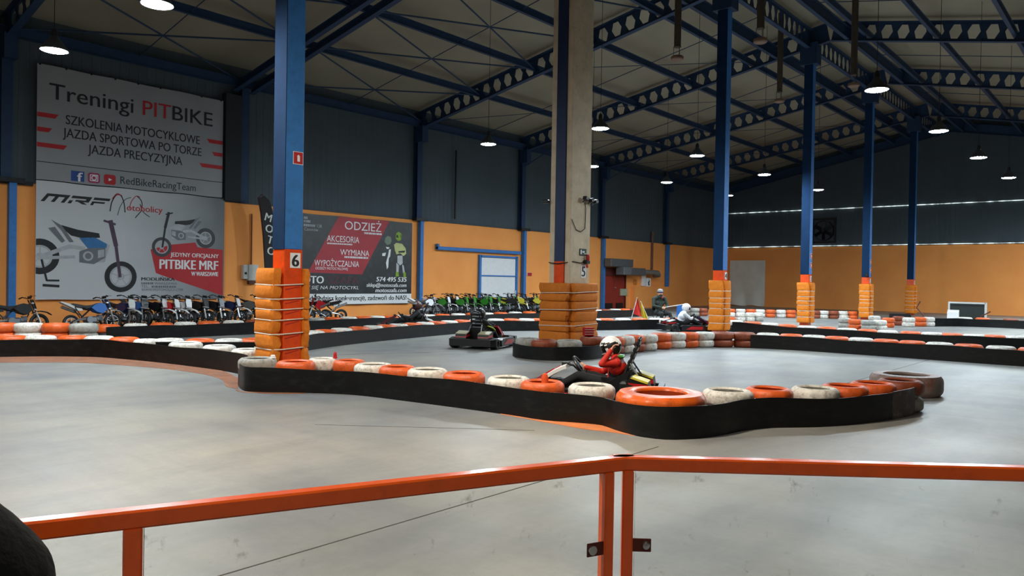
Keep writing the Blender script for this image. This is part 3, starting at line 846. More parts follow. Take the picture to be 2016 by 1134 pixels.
# C: the middle barrier behind column 6 and on to the far right
C_path = [(6.85, 15.25), (7.6, 14.55), (8.45, 14.05), (9.3, 14.35), (10.3, 14.98), (12.2, 15.72), (15.1, 16.4), (18.2, 16.85), (20.0, 16.3), (21.85, 15.2), (24.0, 14.3), (25.5, 13.5), (26.0, 12.4), (25.4, 10.9), (24.6, 9.1), (24.3, 7.4), (24.3, 5.9), (24.5, 4.1), (24.9, 2.7), (25.2, 1.2)]
C_tyres = [(333, 'W'), (394, 'O'), (452, 'W'), (500, 'O'), (616, 'W'), (640, 'O'), (672, 'W'), (706, 'O'), (734, 'W'), (760, 'O'), (784, 'W'), (812, 'O'), (836, 'W'), (860, 'O'), (884, 'W'), (910, 'O'), (940, 'W'), (976, 'W'), (1007, 'O'), (1036, 'W'), (1062, 'O')]
C2_tyres = [(1168, 'W'), (1193, 'O'), (1226, 'W'), (1259, 'O'), (1293, 'W'), (1321, 'O')]
D2_tyres = [(1447, 'W'), (1482, 'O'), (1516, 'W'), (1550, 'O'), (1589, 'W'), (1628, 'O'), (1668, 'W'), (1708, 'O'), (1747, 'W'), (1793, 'O'), (1835, 'W'), (1875, 'O'), (1918, 'W'), (1958, 'O'), (2000, 'W')]
barrier('long black belt barrier sweeping behind pillar 5 and column 4', C_path, [(.55, M_BAND), (1, M_BAND)], C_tyres, 'from the bikes side along the middle barrier', 'tyres of the middle barrier')
def add_tyres(path, lst, row, group, d=.58):
    P = offset_path(spline(path), d / 2 + .02)
    host = [o for o in bpy.data.objects if o.name.startswith('track_barrier')][-1]
    low = MB()
    for k, (px, c) in enumerate(lst):
        q = at_column(P, px)
        if q is None: print('no place', row, px); continue
        tyre(q[0], q[1], .2, c, f'{CN[c]} tyre, {ORD[k]} {row}', group, d)
        low.lathe([(.165, .03), (.25, .0), (.28, .06), (.28, .15), (.25, .199), (.165, .17)], 12, 0, (q[0], q[1], 0), closed=True)
    low.build('lower_tyres', M_RUBBER, host)['kind'] = 'stuff'
add_tyres(C_path[8:12], C2_tyres, 'on the middle barrier between pillar 5 and the marshal', 'tyres of the middle barrier')
add_tyres(C_path[12:], D2_tyres, 'beyond column 4 on the upper belt', 'tyres of the middle barrier')
# D: the straight barrier in front of the parked bikes
D_path = [(7.9, 20.1), (12, 20.15), (20, 20.15), (26, 20.0), (32, 19.9), (35.5, 19.8)]
D_tyres = [(212, 'O'), (267, 'W'), (319, 'O'), (365, 'W'), (412, 'O'), (460, 'W'), (503, 'B'), (622, 'G'), (655, 'O'), (686, 'W'), (715, 'O'), (742, 'W'), (768, 'O'), (793, 'W'), (818, 'O'), (842, 'W'), (871, 'O'), (902, 'W'), (931, 'O'), (958, 'W'), (986, 'O'), (1014, 'W'), (1042, 'O')]
barrier('straight black belt barrier in front of the parked pit bikes', D_path, [(1, M_BAND)], D_tyres, 'from the banner side on the belt before the bikes', 'tyres of the bike barrier')
add_tyres(D_path[3:], [(1173, 'W'), (1192, 'B'), (1211, 'W'), (1230, 'O'), (1247, 'B')], 'on the far belt below the dark red door', 'tyres of the bike barrier')
# E: two-high tyre stacks from pillar 5, then belt to the right
E_path = [(14.75, 9.7), (15.4, 9.62), (16.6, 9.6), (17.8, 9.5), (19.0, 9.0), (19.75, 8.2)]
PE = spline(E_path)
for k, (px, c) in enumerate([(1207, 'B'), (1228, 'W'), (1250, 'B'), (1273, 'W'), (1302, 'O'), (1330, 'W'), (1356, 'O'), (1386, 'W'), (1422, 'B'), (1466, 'B')]):
    q = at_column(offset_path(PE, .29), px)
    if q is None: print('E none', px); continue
    tyre(q[0], q[1], .0, c, f'lower {CN[c]} tyre in the {ORD[k]} two-high stack from pillar 5', 'two-high tyre stacks beside pillar 5', .54 if k < 8 else .62)
    tyre(q[0] + random.uniform(-.02, .02), q[1] + random.uniform(-.02, .02), .2, 'O' if (c == 'B' and k < 9 and k != 8) else c, f'upper tyre of the {ORD[k]} two-high stack from pillar 5', 'two-high tyre stacks beside pillar 5', .54 if k < 8 else .62)
E2_path = [(19.6, 8.35), (19.85, 7.6), (19.95, 6.84), (20.0, 5.06), (20.0, 2.3), (20.2, .6)]
E2_tyres = [(1512, 'W'), (1558, 'O'), (1603, 'W'), (1648, 'O'), (1695, 'W'), (1744, 'O'), (1796, 'O'), (1850, 'W'), (1907, 'O'), (1971, 'W'), (2035, 'O')]
barrier('black belt barrier running from the tyre stacks to the side edge', E2_path, [(1, M_BAND)], E2_tyres, 'after the two-high stacks on the lower belt', 'tyres of the lower right belt', d=.6)
# F: belt island around the foot of pillar 5
F_path = [(14.6, 11.9), (13.6, 11.5), (12.95, 11.0), (12.75, 10.45), (12.9, 9.9), (13.5, 9.5), (14.2, 9.5), (14.75, 9.75), (15.2, 9.75)]
F_tyres = [(1040, 'G'), (1072, 'B', .05), (1120, 'G', .02), (1166, 'B', .05)]
barrier('black belt island ringing the foot of concrete pillar 5', F_path, [(1, M_BAND)], F_tyres, 'around the foot of pillar 5', 'tyres of the pillar island', zt=.22, bh=.3)

# loose two-high stacks at the far end and behind the side barrier
def stack(px, py, c1, c2, what, group, d=.58, n=2):
    q = ground(px, py)
    v = q[:2] / np.linalg.norm(q[:2]); x, y = q[:2] + v * d / 2
    names = ['bottom', 'top'] if n == 2 else ['bottom', 'middle', 'top']
    for k in range(n):
        c = (c1, c2, c1)[k]
        tyre(x + random.uniform(-.02, .02), y + random.uniform(-.02, .02), .2 * k, c, f'{names[k]} {CN[c]} tyre of {what}', group, d)
for k, (px, c) in enumerate([(6, 'O'), (55, 'W'), (111, 'O'), (166, 'G')]):
    stack(px, 693, c, c, f'the {ORD[k]} tall stack before the parked black bike', 'loose stacks behind the side barrier', n=3)
G = [(1368, 'G'), (1384, 'B'), (1438, 'O'), (1458, 'W'), (1478, 'O'), (1497, 'W'), (1517, 'O'), (1537, 'W'), (1557, 'O'), (1605, 'B'), (1621, 'W'), (1641, 'B'), (1660, 'W'), (1679, 'O')]
for k, (px, c) in enumerate(G):
    stack(px, 622 + (px - 1368) * .0215, c, c, f'the {ORD[k]} stack along the far wall', 'stacks along the far wall', .5)
for k, (px, c) in enumerate([(1438, 'O'), (1458, 'W'), (1477, 'W'), (1493, 'G')]):
    stack(px, 633, c, 'W', f'the {ORD[k]} stack in the cluster before the tarpaulin', 'cluster before the tarpaulin', .42)
for k, (px, py, c) in enumerate([(1662, 646, 'G'), (1684, 649, 'O'), (1708, 651, 'G'), (1733, 651, 'W'), (1722, 640, 'W'), (1748, 645, 'O'), (1768, 641, 'B'), (1788, 644, 'W'), (1810, 643, 'O'), (1828, 643, 'W')]):
    stack(px, py, c, c, f'the {ORD[k]} stack around columns 2 and 1', 'stacks around columns 2 and 1', .5)
barrier('low black belt barrier under the leaning dark board', [ground(1832, 643)[:2], ground(1900, 643)[:2], ground(2020, 648)[:2], (37, 2)], [(1, M_BAND)], [(1900, 'W', .05), (1935, 'O', .05), (1990, 'B', .05)], 'on the belt under the dark board', 'tyres under the dark board')

# worn orange paint on the floor along the side and near barriers
PB = spline(B_path)
edge = g2([(-60, 713), (0, 714), (150, 714), (250, 720), (330, 727), (400, 737), (437, 748), (444, 760), (468, 767)])
E_ = spline(edge, .1)
inner = spline(g2([(-60, 702), (0, 702), (80, 701), (180, 702), (250, 706), (330, 715), (400, 724), (440, 731), (470, 745)]), .1)
idx = np.linspace(0, len(inner) - 1, 60).astype(int); idy = np.linspace(0, len(E_) - 1, 60).astype(int)
floor_strip('painted_strip', inner[idx], E_[idy], M_PAINT_STRIP)
a_ = spline(g2([(985, 814), (1070, 827), (1110, 830), (1150, 832), (1185, 836), (1208, 843), (1250, 855)]), .05)
b_ = spline(g2([(985, 815.5), (1070, 831), (1110, 838), (1150, 845), (1185, 849), (1208, 852), (1250, 858)]), .05)
ia = np.linspace(0, len(a_) - 1, 30).astype(int); ib = np.linspace(0, len(b_) - 1, 30).astype(int)
floor_strip('painted_strip', a_[ia], b_[ib], M_PAINT_FRESH)
a_ = spline(g2([(468, 767), (482, 771), (540, 773), (600, 774)]), .05); b_ = spline(g2([(464, 769), (482, 773), (540, 775.5), (600, 775)]), .05)
floor_strip('painted_strip', a_[np.linspace(0, len(a_) - 1, 20).astype(int)], b_[np.linspace(0, len(b_) - 1, 20).astype(int)], M_PAINT_STRIP)

# small caps standing on tyres
def peg(px, py, z, r, h, m, label, cat='cone', name='marker_cone', zb=None, at=0):
    tx, ty, tz, td = PLACED[at]      # stands on the ring of that tyre, or in its hole
    q = np.array([tx, ty, zb]) + np.array([.65, -.76, 0]) * .03 if zb is not None else np.array([tx, ty, tz + .199]) + np.array([.65, -.76, 0]) * td * .41
    o = MB().lathe([(r * 1.25, 0), (r * 1.2, h * .12), (r, h * .15), (r * .85, h * .8), (r * .6, h * .95), (0, h)], 16).build(name, m, None, 40, tuple(q))
    return tag(o, label, cat)
peg(520, 712, .435, .04, .05, M_WHITE, at=0, label='small white cap standing on the grey tyre at column 6', cat='cap', name='plastic_cap')
peg(640, 729, .435, .03, .1, M_RED, at=2, label='small red cap standing on a white tyre near column 6', cat='cap', name='plastic_cap')
peg(1072, 764, .43, .05, .3, mat('orange_cone_plastic', '#e0531c', .45), at=9, label='small orange marker cone standing in an orange tyre', zb=.236)
# red plastic mesh panel leaning at the pillar pads
t = thing('red_mesh_crate', 'red plastic ribbed crate tucked against the pads of pillar 5', 'crate', tuple(ground(1158, 663, .4)[:2]) + (.42,), -.6)
MB().rbox((0, 0, .1), (.24, .18, .2), .02).build('crate_body', M_RED, t, smooth=0)
for k in range(7):
    MB().bar((-.122, -.1, .02 + k * .027), (.122, -.1, .02 + k * .027), .01, .01, 0).build('crate_rib', M_STRAP if k % 2 else M_RED, t, smooth=0)
# ------------------------------------------------------------------ banners on the long wall (local x = hall X, z = height)
BY = YL - .14
def banner_cloth(name, label, x0, x1, z0, z1, m, y, folds=.02, seed=1, cat='banner'):
    rnd = random.Random(seed); ph = [rnd.uniform(0, 6) for _ in range(4)]
    def warp(x, z):
        return folds * .5 * (np.sin(x * 1.7 + ph[0]) + .6 * np.sin(x * 3.1 + ph[1])) - folds + 0 * z
    nx, nz = 48, 24; vs, fs = [], []
    for th in (0, .012):
        for j in range(nz + 1):
            for i in range(nx + 1):
                x = x0 + (x1 - x0) * i / nx; z = z0 + (z1 - z0) * j / nz
                sag = .02 * math.sin(i / nx * math.pi * 6) * (j in (0, nz))
                vs.append((x, float(warp(x, z)) + th, z + sag * .5))
    k = (nx + 1) * (nz + 1)
    for j in range(nz):
        for i in range(nx):
            a = j * (nx + 1) + i
            fs.append((a, a + 1, a + nx + 2, a + nx + 1)); fs.append((k + a, k + a + nx + 1, k + a + nx + 2, k + a + 1))
    rim = [j * (nx + 1) for j in range(nz)], [j * (nx + 1) + nx for j in range(nz)]
    for j in range(nz):
        a = j * (nx + 1); fs.append((a, a + nx + 1, k + a + nx + 1, k + a)); a += nx; fs.append((a + nx + 1, a, k + a, k + a + nx + 1))
    for i in range(nx):
        fs.append((i + 1, i, k + i, k + i + 1)); a = nz * (nx + 1) + i; fs.append((a, a + 1, k + a + 1, k + a))
    o = MB().add(vs, fs).build(name, m, None, 60, (0, y, 0))
    tag(o, label, cat)
    return o, warp
def flat(parent, name, polys, m, warp, lift=.004, clip=(8.39, 24.0)):
    """printed shapes: polygons triangulated on the banner surface, with the thickness of a print"""
    b = MB()
    for poly in polys:
        P = [np.array(p, float) for p in poly]
        xs = [p[0] for p in P]; lo_, hi_ = max(min(xs), clip[0]), min(max(xs), clip[1])
        if hi_ - lo_ < 1e-4: continue
        n = max(1, int(math.ceil((hi_ - lo_) / .2)))
        for i in range(n):          # cut into narrow slices so that the print follows the folds of the cloth
            a_, c_ = lo_ + (hi_ - lo_) * i / n, lo_ + (hi_ - lo_) * (i + 1) / n
            Q = P
            for lim, sg in ((a_, 1), (c_, -1)):
                R_ = []
                for u, v in zip(Q, Q[1:] + Q[:1]):
                    iu, iv = sg * (u[0] - lim) >= -1e-9, sg * (v[0] - lim) >= -1e-9
                    if iu: R_.append(u)
                    if iu != iv: R_.append(u + (v - u) * (lim - u[0]) / (v[0] - u[0]))
                Q = R_
                if len(Q) < 3: break
            if len(Q) >= 3:
                b.add([(p[0], float(warp(p[0], p[1])) - lift, p[1]) for p in Q], [tuple(range(len(Q)))])
    return b.build(name, m, parent, 0)
def strip(poly, n=12):
    """densify a quad along its length so that it follows the folds"""
    a, b, c, d = [np.array(p, float) for p in poly]; out = []
    for i in range(n):
        t, u = i / n, (i + 1) / n
        out.append([a + (b - a) * t, a + (b - a) * u, d + (c - d) * u, d + (c - d) * t])
    return out
def ring(cx, cz, r0, r1, n=28, a0=0.0, a1=2 * math.pi):
    return [[(cx + r * math.cos(a0 + (a1 - a0) * t / n), cz + r * math.sin(a0 + (a1 - a0) * t / n)) for r, t in ((r0, i), (r1, i), (r1, i + 1), (r0, i + 1))] for i in range(n)]
def line2(pts, w):
    out = []
    for p, q in zip(pts[:-1], pts[1:]):
        p, q = np.array(p, float), np.array(q, float); t = (q - p) / max(1e-6, np.linalg.norm(q - p)); n = np.array([-t[1], t[0]]) * w / 2
        out.append([p - n - t * w * .2, q - n + t * w * .2, q + n + t * w * .2, p + n - t * w * .2])
    return out

M_BANNER = mat('white_banner_vinyl', '#919497', .6, var=.05, scale=1.0)
b1, w1 = banner_cloth('training_banner', 'upper white banner advertising motorcycle training with red stripes', 8.38, 14.55, 4.6, 8.2, M_BANNER, BY, .03, 3)
L1 = -.0065
lettering('Treningi', .72, M_PRINT_BLACK, b1, 8.72, 7.17, L1, width=2.58, warp=w1, bold=.006)
lettering('PIT', .72, M_PRINT_RED, b1, 11.62, 7.17, L1, width=.95, warp=w1, bold=.006)
lettering('BIKE', .72, M_PRINT_BLACK, b1, 12.63, 7.17, L1, width=1.5, warp=w1, bold=.006)
lettering('SZKOLENIA MOTOCYKLOWE', .42, M_PRINT_BLACK, b1, 9.2, 6.45, L1, width=4.45, warp=w1, bold=.004)
lettering('JAZDA SPORTOWA PO TORZE', .42, M_PRINT_BLACK, b1, 9.12, 6.03, L1, width=4.6, warp=w1, bold=.004)
lettering('JAZDA PRECYZYJNA', .42, M_PRINT_BLACK, b1, 9.87, 5.61, L1, width=3.13, warp=w1, bold=.004)
for x0, x1, z, s in ((8.39, 8.99, 6.56, 1), (8.39, 8.81, 6.1, 1), (8.39, 9.25, 5.62, 1), (14.54, 13.92, 6.56, -1), (14.54, 14.12, 6.11, -1), (14.54, 13.65, 5.64, -1)):
    flat(b1, 'red_stripe', strip([(x0, z), (x1 - s * .1, z), (x1, z + .14), (x0, z + .14)], 6), M_PRINT_RED, w1)
flat(b1, 'rule_line', strip([(8.38, 5.15), (14.55, 5.15), (14.55, 5.175), (8.38, 5.175)], 40), M_PRINT_BLACK, w1)
fb = flat(b1, 'blue_logo_square', [[(9.37, 4.66), (9.77, 4.66), (9.77, 4.99), (9.37, 4.99)]], mat('blue_print', '#23488f', .6), w1)
lettering('f', .42, M_PRINT_WHITE, fb, 9.56, 4.66, L1 - .004, width=.15, warp=w1, bold=.012)
M_MAG = mat('magenta_print', '#a0325f', .6)
ig = flat(b1, 'camera_logo_square', [[(9.93, 4.66), (10.2, 4.66), (10.25, 4.71), (10.25, 4.94), (10.2, 4.99), (9.93, 4.99), (9.88, 4.94), (9.88, 4.71)]], M_MAG, w1)
flat(ig, 'logo_outline', ring(10.065, 4.825, .055, .085, 18) + line2([(9.95, 4.73), (9.95, 4.92), (10.18, 4.92), (10.18, 4.73), (9.95, 4.73)], .025) + [[(10.12, 4.88), (10.15, 4.88), (10.15, 4.905), (10.12, 4.905)]], M_PRINT_WHITE, w1, .009)
yt = flat(b1, 'red_logo_square', [[(10.42, 4.66), (10.7, 4.66), (10.75, 4.71), (10.75, 4.94), (10.7, 4.99), (10.42, 4.99), (10.37, 4.94), (10.37, 4.71)]], M_PRINT_RED, w1)
flat(yt, 'play_triangle', [[(10.52, 4.77), (10.63, 4.825), (10.52, 4.88)]], M_PRINT_WHITE, w1, .009)
lettering('RedBikeRacingTeam', .36, mat('dark_blue_print', '#23303f', .6), b1, 10.9, 4.73, L1, width=2.62, warp=w1, bold=.002)
# fixing clips along the top edge
for k in range(9):
    MB().box((8.45 + k * .75, BY - .03, 8.19), (.06, .03, .05)).build('banner_clip', M_DARKMETAL, b1, smooth=0).location.y = -BY

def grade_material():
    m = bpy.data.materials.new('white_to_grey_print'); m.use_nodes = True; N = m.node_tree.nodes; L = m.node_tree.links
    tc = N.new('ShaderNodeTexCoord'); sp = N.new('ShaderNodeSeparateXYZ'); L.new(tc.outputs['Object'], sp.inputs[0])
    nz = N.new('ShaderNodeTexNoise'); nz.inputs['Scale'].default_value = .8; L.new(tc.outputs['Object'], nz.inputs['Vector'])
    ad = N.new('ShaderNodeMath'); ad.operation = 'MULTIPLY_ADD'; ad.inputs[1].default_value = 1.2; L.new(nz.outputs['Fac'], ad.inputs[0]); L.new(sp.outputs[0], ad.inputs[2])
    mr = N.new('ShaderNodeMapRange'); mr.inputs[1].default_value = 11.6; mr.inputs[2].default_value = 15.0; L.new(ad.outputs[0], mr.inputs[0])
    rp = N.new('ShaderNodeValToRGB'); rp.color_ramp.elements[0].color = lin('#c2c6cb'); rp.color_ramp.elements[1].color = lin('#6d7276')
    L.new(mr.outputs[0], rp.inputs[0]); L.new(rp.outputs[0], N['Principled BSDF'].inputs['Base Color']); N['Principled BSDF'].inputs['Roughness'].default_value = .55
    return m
M_BANNER2 = grade_material()
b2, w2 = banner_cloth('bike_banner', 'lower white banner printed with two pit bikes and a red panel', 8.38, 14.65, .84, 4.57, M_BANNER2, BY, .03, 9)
# italic block logo
def blk(pts, x0, z0, sx, sz, sh): return [(x0 + (p[0] + sh * p[1]) * sx, z0 + p[1] * sz) for p in pts]
Mp = [[(0, 0), (.16, 0), (.16, .62), (.16, 1), (0, 1)], [(.16, .68), (1, .68), (1, 1), (.16, 1)], [(.42, 0), (.58, 0), (.58, .7), (.42, .7)], [(.84, 0), (1, 0), (1, .7), (.84, .7)]]
Rp = [[(0, 0), (.18, 0), (.18, .4), (0, .4)], [(0, .68), (1, .68), (1, 1), (0, 1)], [(.78, .35), (1, .35), (1, .7), (.78, .7)], [(.3, .28), (1, .28), (1, .5), (.3, .5)], [(.45, .28), (.72, .28), (1, 0), (.75, 0)]]
Fp = [[(0, 0), (.18, 0), (.18, .5), (0, .5)], [(0, .68), (1, .68), (1, 1), (0, 1)], [(0, .28), (.8, .28), (.8, .5), (0, .5)]]
flat(b2, 'block_logo', [blk(p, 8.5, 3.93, .68, .26, .28) for p in Mp] + [blk(p, 9.27, 3.93, .6, .26, .28) for p in Rp] + [blk(p, 9.96, 3.93, .5, .26, .28) for p in Fp], M_PRINT_BLACK, w2)
def curve2(pts, w): return line2([tuple(p) for p in spline(pts, .05)], w)
flat(b2, 'swoosh_logo', curve2([(10.58, 3.78), (10.64, 4.1), (10.78, 4.34), (10.92, 4.33), (11.02, 4.1), (11.06, 3.78)], .035) + curve2([(10.82, 3.66), (10.9, 3.95), (11.05, 4.2), (11.25, 4.3)], .02), M_PRINT_BLACK, w2)
flat(b2, 'swoosh_logo', curve2([(10.66, 4.2), (10.8, 4.37), (10.95, 4.32)], .045) + curve2([(11.2, 3.9), (11.26, 4.15), (11.42, 4.36), (11.55, 4.33)], .025), M_PRINT_RED, w2)
flat(b2, 'swoosh_logo', curve2([(11.45, 4.36), (11.6, 4.2), (11.6, 3.9), (11.4, 3.62)], .03) + curve2([(11.55, 4.1), (11.65, 3.85), (11.88, 3.68)], .025), M_PRINT_BLACK, w2, .006)
lettering('otoholicy', .3, M_PRINT_RED, b2, 11.12, 3.85, L1, width=1.2, warp=w2, bold=.004)
def printed_bike(parent, warp, ox, oz, s, flip, ghost=False):
    """side view of a pit bike as flat print; wheelbase 2.45, drawn around the real one's proportions"""
    T = lambda pts: [(ox + flip * p[0] * s, oz + p[1] * s) for p in pts]
    TT = lambda L_: [T(p) for p in L_]
    k = M_PRINT_BLACK; g = M_PRINT_GREY; lg = mat('light_grey_print', '#a9adb3', .6); bl = mat('sky_print', '#2f6ea6', .6)
    grp = flat(parent, 'printed_motorcycle', TT(line2([(.02, .6), (.85, .95), (1.3, .9)], .13) + line2([(1.2, .9), (1.4, .5), (1.9, .5), (2.05, 1.05)], .08)), lg, warp, .0082)
    for wx, wz, wr in ((2.45, 0, .52), (0, .6, .56)):
        flat(grp, 'printed_wheel', TT(ring(wx, wz, .36, wr)), k if not ghost else mat('dark_grey_print', '#3a3d42', .6), warp, .006)
        flat(grp, 'printed_rim', TT(ring(wx, wz, .3, .355) + ring(wx, wz, .02, .12, 14) + sum([line2([(wx, wz), (wx + .33 * math.cos(a), wz + .33 * math.sin(a))], .03) for a in (0.3, 1.56, 2.8, 4.1, 5.3)], [])), lg, warp, .007)
    flat(grp, 'printed_fork', TT(line2([(2.42, 0), (2.28, 1.05)], .1) + line2([(2.28, 1.05), (2.1, 1.85)], .14) + line2([(1.9, 1.85), (2.25, 1.75)], .07)), k if ghost else mat('plum_print', '#4a3a4c', .6), warp, .008)
    flat(grp, 'printed_seat', TT([[(.6, 1.62), (1.1, 1.5), (1.75, 1.42), (1.78, 1.28), (1.3, 1.22), (.9, 1.3), (.75, 1.42)]]), k, warp, .009)
    flat(grp, 'printed_tail', TT([[(.3, 1.78), (.62, 1.6), (.8, 1.35), (.98, 1.1), (.85, 1.08), (.6, 1.45)], [(.22, 1.5), (.42, 1.55), (.72, 1.12), (.62, 1.05), (.4, 1.3)]]), g, warp, .0075)
    flat(grp, 'printed_shroud', TT([[(1.15, 1.24), (1.62, 1.28), (2.0, 1.08), (1.98, .95), (1.4, .92)]]), bl if not ghost else lg, warp, .0095)
    flat(grp, 'printed_swingarm', TT(line2([(.02, .55), (1.0, .62)], .1)), lg, warp, .0082)
    flat(grp, 'printed_engine', TT([[(1.15, .45), (1.6, .4), (1.95, .62), (1.95, .95), (1.5, .95), (1.15, .8)]]), g, warp, .0086)
    flat(grp, 'printed_engine', TT(ring(1.42, .66, .1, .16, 16) + [[(1.72, .6), (1.92, .66), (1.92, .9), (1.72, .86)]]), lg, warp, .0092)
    flat(grp, 'printed_stand', TT(line2([(.05, .5), (.2, -.15), (.55, -.15)], .06) + line2([(.1, -.3), (.55, -.33)], .08)), k, warp, .0088) if not ghost else None
printed_bike(b2, w2, 8.5 + .0, 1.6, 1.0, 1)
flat(b2, 'red_panel', [[(11.93, 2.56), (12.56, 2.75), (12.3, 1.68), (12.12, 1.75)], [(12.3, 1.68), (12.56, 2.75), (13.54, 2.88), (13.04, 1.44)], [(13.04, 1.44), (13.54, 2.88), (13.63, 2.71), (14.6, 2.66), (14.62, .95)]], M_PRINT_RED, w2, .004)
printed_bike(b2, w2, 13.93, 2.66, .66, -1, True)
lettering('JEDYNY OFICJALNY', .21, M_PRINT_WHITE, b2, 12.62, 2.34, L1, width=1.82, warp=w2, bold=.004)
lettering('PITBIKE MRF', .48, M_PRINT_WHITE, b2, 12.25, 1.9, L1, width=2.17, warp=w2, bold=.014)
lettering('W WARSZAWIE', .22, M_PRINT_WHITE, b2, 13.4, 1.67, L1, width=1.03, warp=w2, bold=.006)
lettering('MODLIŃSKA', .16, M_PRINT_BLACK, b2, 11.63, 1.48, L1, width=1.15, warp=w2, bold=.006)
def blurred(parent, x, z, w, h, m, warp, seed=0):
    """a line of print too small to read in the photograph: broken dashes"""
    rnd = random.Random(seed); polys = []; c = x
    while c < x + w - .02:
        d = rnd.uniform(.03, .07); polys.append([(c, z), (c + d, z), (c + d, z + h), (c, z + h)]); c += d + rnd.uniform(.012, .03)
    return flat(parent, 'small_print', polys, m, warp, .007)
lettering('WARSZAWA', .13, M_PRINT_GREY, b2, 12.07, 1.34, L1, width=.8, warp=w2)
blurred(b2, 11.63, 1.35, .38, .07, M_PRINT_GREY, w2, 1)
lettering('TEL.', .13, M_PRINT_GREY, b2, 11.63, 1.23, L1, width=.26, warp=w2)
blurred(b2, 11.98, 1.235, .85, .07, M_PRINT_GREY, w2, 2)
lettering('WWW.MOTOHOLICY.COM', .13, M_PRINT_GREY, b2, 11.63, 1.12, L1, width=1.46, warp=w2)

M_BANNER3 = mat('black_banner_vinyl', '#1b2024', .4, var=.2, scale=1.4, dirt='#3a4148', dirt_amt=.5)
b3, w3 = banner_cloth('clothing_banner', 'black and red banner for motorcycle clothing with two racers', 16.9, 24.0, .55, 4.3, M_BANNER3, BY, .03, 21)
flat(b3, 'red_panel', strip([(18.33, 1.88), (19.83, 4.29), (22.64, 4.29), (21.12, 1.85)], 10), mat('banner_red_print', '#a3202c', .5, var=.15, scale=1.5), w3)
flat(b3, 'white_panel', strip([(16.9, .56), (24.0, .56), (24.0, 1.0), (16.9, 1.0)], 20), M_PRINT_WHITE, w3)
lettering('ODZIEŻ', .52, M_PRINT_WHITE, b3, 20.14, 3.77, -.008, width=2.02, warp=w3)
blurred(b3, 21.2, 3.63, .95, .08, M_PRINT_WHITE, w3, 3)
lettering('AKCESORIA', .38, M_PRINT_WHITE, b3, 19.26, 3.21, -.008, width=1.66, warp=w3)
blurred(b3, 19.27, 3.1, 1.3, .06, M_PRINT_WHITE, w3, 4)
lettering('WYMIANA', .36, M_PRINT_WHITE, b3, 19.93, 2.66, -.008, width=1.57, warp=w3)
blurred(b3, 20.15, 2.54, 1.3, .08, M_PRINT_WHITE, w3, 5)
lettering('WYPOŻYCZALNIA', .36, M_PRINT_WHITE, b3, 18.65, 2.17, -.008, width=2.28, warp=w3)
lettering('ODZIEŻY MOTOCYKLOWEJ', .15, M_PRINT_WHITE, b3, 18.7, 2.02, -.008, width=1.62, warp=w3)
lettering('MOTO', .44, M_PRINT_WHITE, b3, 17.75, 1.44, -.008, width=1.37, warp=w3, bold=.015)
lettering('SZAFA', .44, mat('dark_red_print', '#4d1b22', .5), b3, 19.35, 1.44, -.008, width=1.55, warp=w3, bold=.012)
lettering('UBIERZ SIĘ NA MOTOCYKL', .2, M_PRINT_WHITE, b3, 17.55, 1.2, -.008, width=3.38, warp=w3, shear=.25)
lettering('574 495 535', .3, M_PRINT_WHITE, b3, 21.92, 1.55, -.008, width=1.78, warp=w3, bold=.012, shear=.15)
lettering('sklep@motoszafa.com', .24, M_PRINT_WHITE, b3, 21.37, 1.31, -.008, width=2.33, warp=w3, bold=.006, shear=.2)
lettering('motoszafa.com', .26, M_PRINT_WHITE, b3, 21.88, 1.07, -.008, width=1.83, warp=w3, bold=.008, shear=.2)
lettering('Zanim odwiedzisz konkurencję, zadzwoń do NAS!', .3, M_PRINT_BLACK, b3, 17.4, .72, -.012, width=6.3, warp=w3, bold=.006)
M_DIM = mat('dim_white_print', '#9aa2a8', .5)
lettering('128', .18, M_DIM, b3, 18.72, 3.76, -.008, warp=w3); lettering('Czosnów', .18, M_DIM, b3, 18.12, 3.6, -.008, warp=w3)
blurred(b3, 18.1, 3.77, .52, .1, M_DIM, w3, 6); blurred(b3, 18.1, 4.07, .2, .1, M_DIM, w3, 7); blurred(b3, 18.1, 3.93, .3, .1, M_DIM, w3, 8)
# two printed racers in leathers
GL, WH, DK = mat('lime_print', '#7ea51f', .5), M_PRINT_WHITE, mat('ink_print', '#0c0e10', .5)
lh = flat(b3, 'printed_racer', [[(23.0, 3.62), (23.06, 3.78), (23.2, 3.84), (23.36, 3.76), (23.38, 3.6), (23.32, 3.46), (23.16, 3.42), (23.04, 3.5)]], GL, w3, .007)
flat(lh, 'printed_suit', [[(22.92, 3.24), (23.05, 3.33), (23.4, 3.3), (23.62, 3.1), (23.66, 2.85), (23.5, 2.74), (23.3, 2.86), (23.08, 2.8), (22.98, 2.98)]], mat('pale_lime_print', '#b9bf7e', .5), w3, .008)
flat(lh, 'printed_suit', [[(23.14, 2.74), (23.44, 2.76), (23.46, 2.4), (23.3, 2.3), (23.14, 2.42)], [(23.08, 2.42), (23.24, 2.3), (23.22, 1.98), (23.08, 1.98)], [(23.42, 2.36), (23.52, 2.3), (23.6, 1.96), (23.48, 1.95)]], mat('pale_grey_print', '#b7bac0', .5), w3, .008)
flat(lh, 'printed_boot', [[(23.06, 2.0), (23.22, 2.0), (23.24, 1.8), (23.04, 1.78)], [(23.5, 2.02), (23.64, 1.98), (23.66, 1.76), (23.52, 1.74)]], GL, w3, .009)
flat(lh, 'printed_visor', [[(23.03, 3.58), (23.18, 3.56), (23.16, 3.68), (23.06, 3.7)], [(23.28, 3.78), (23.33, 3.5), (23.36, 3.62)], [(23.18, 2.95), (23.6, 3.0), (23.55, 2.9), (23.2, 2.88)]], DK, w3, .01)
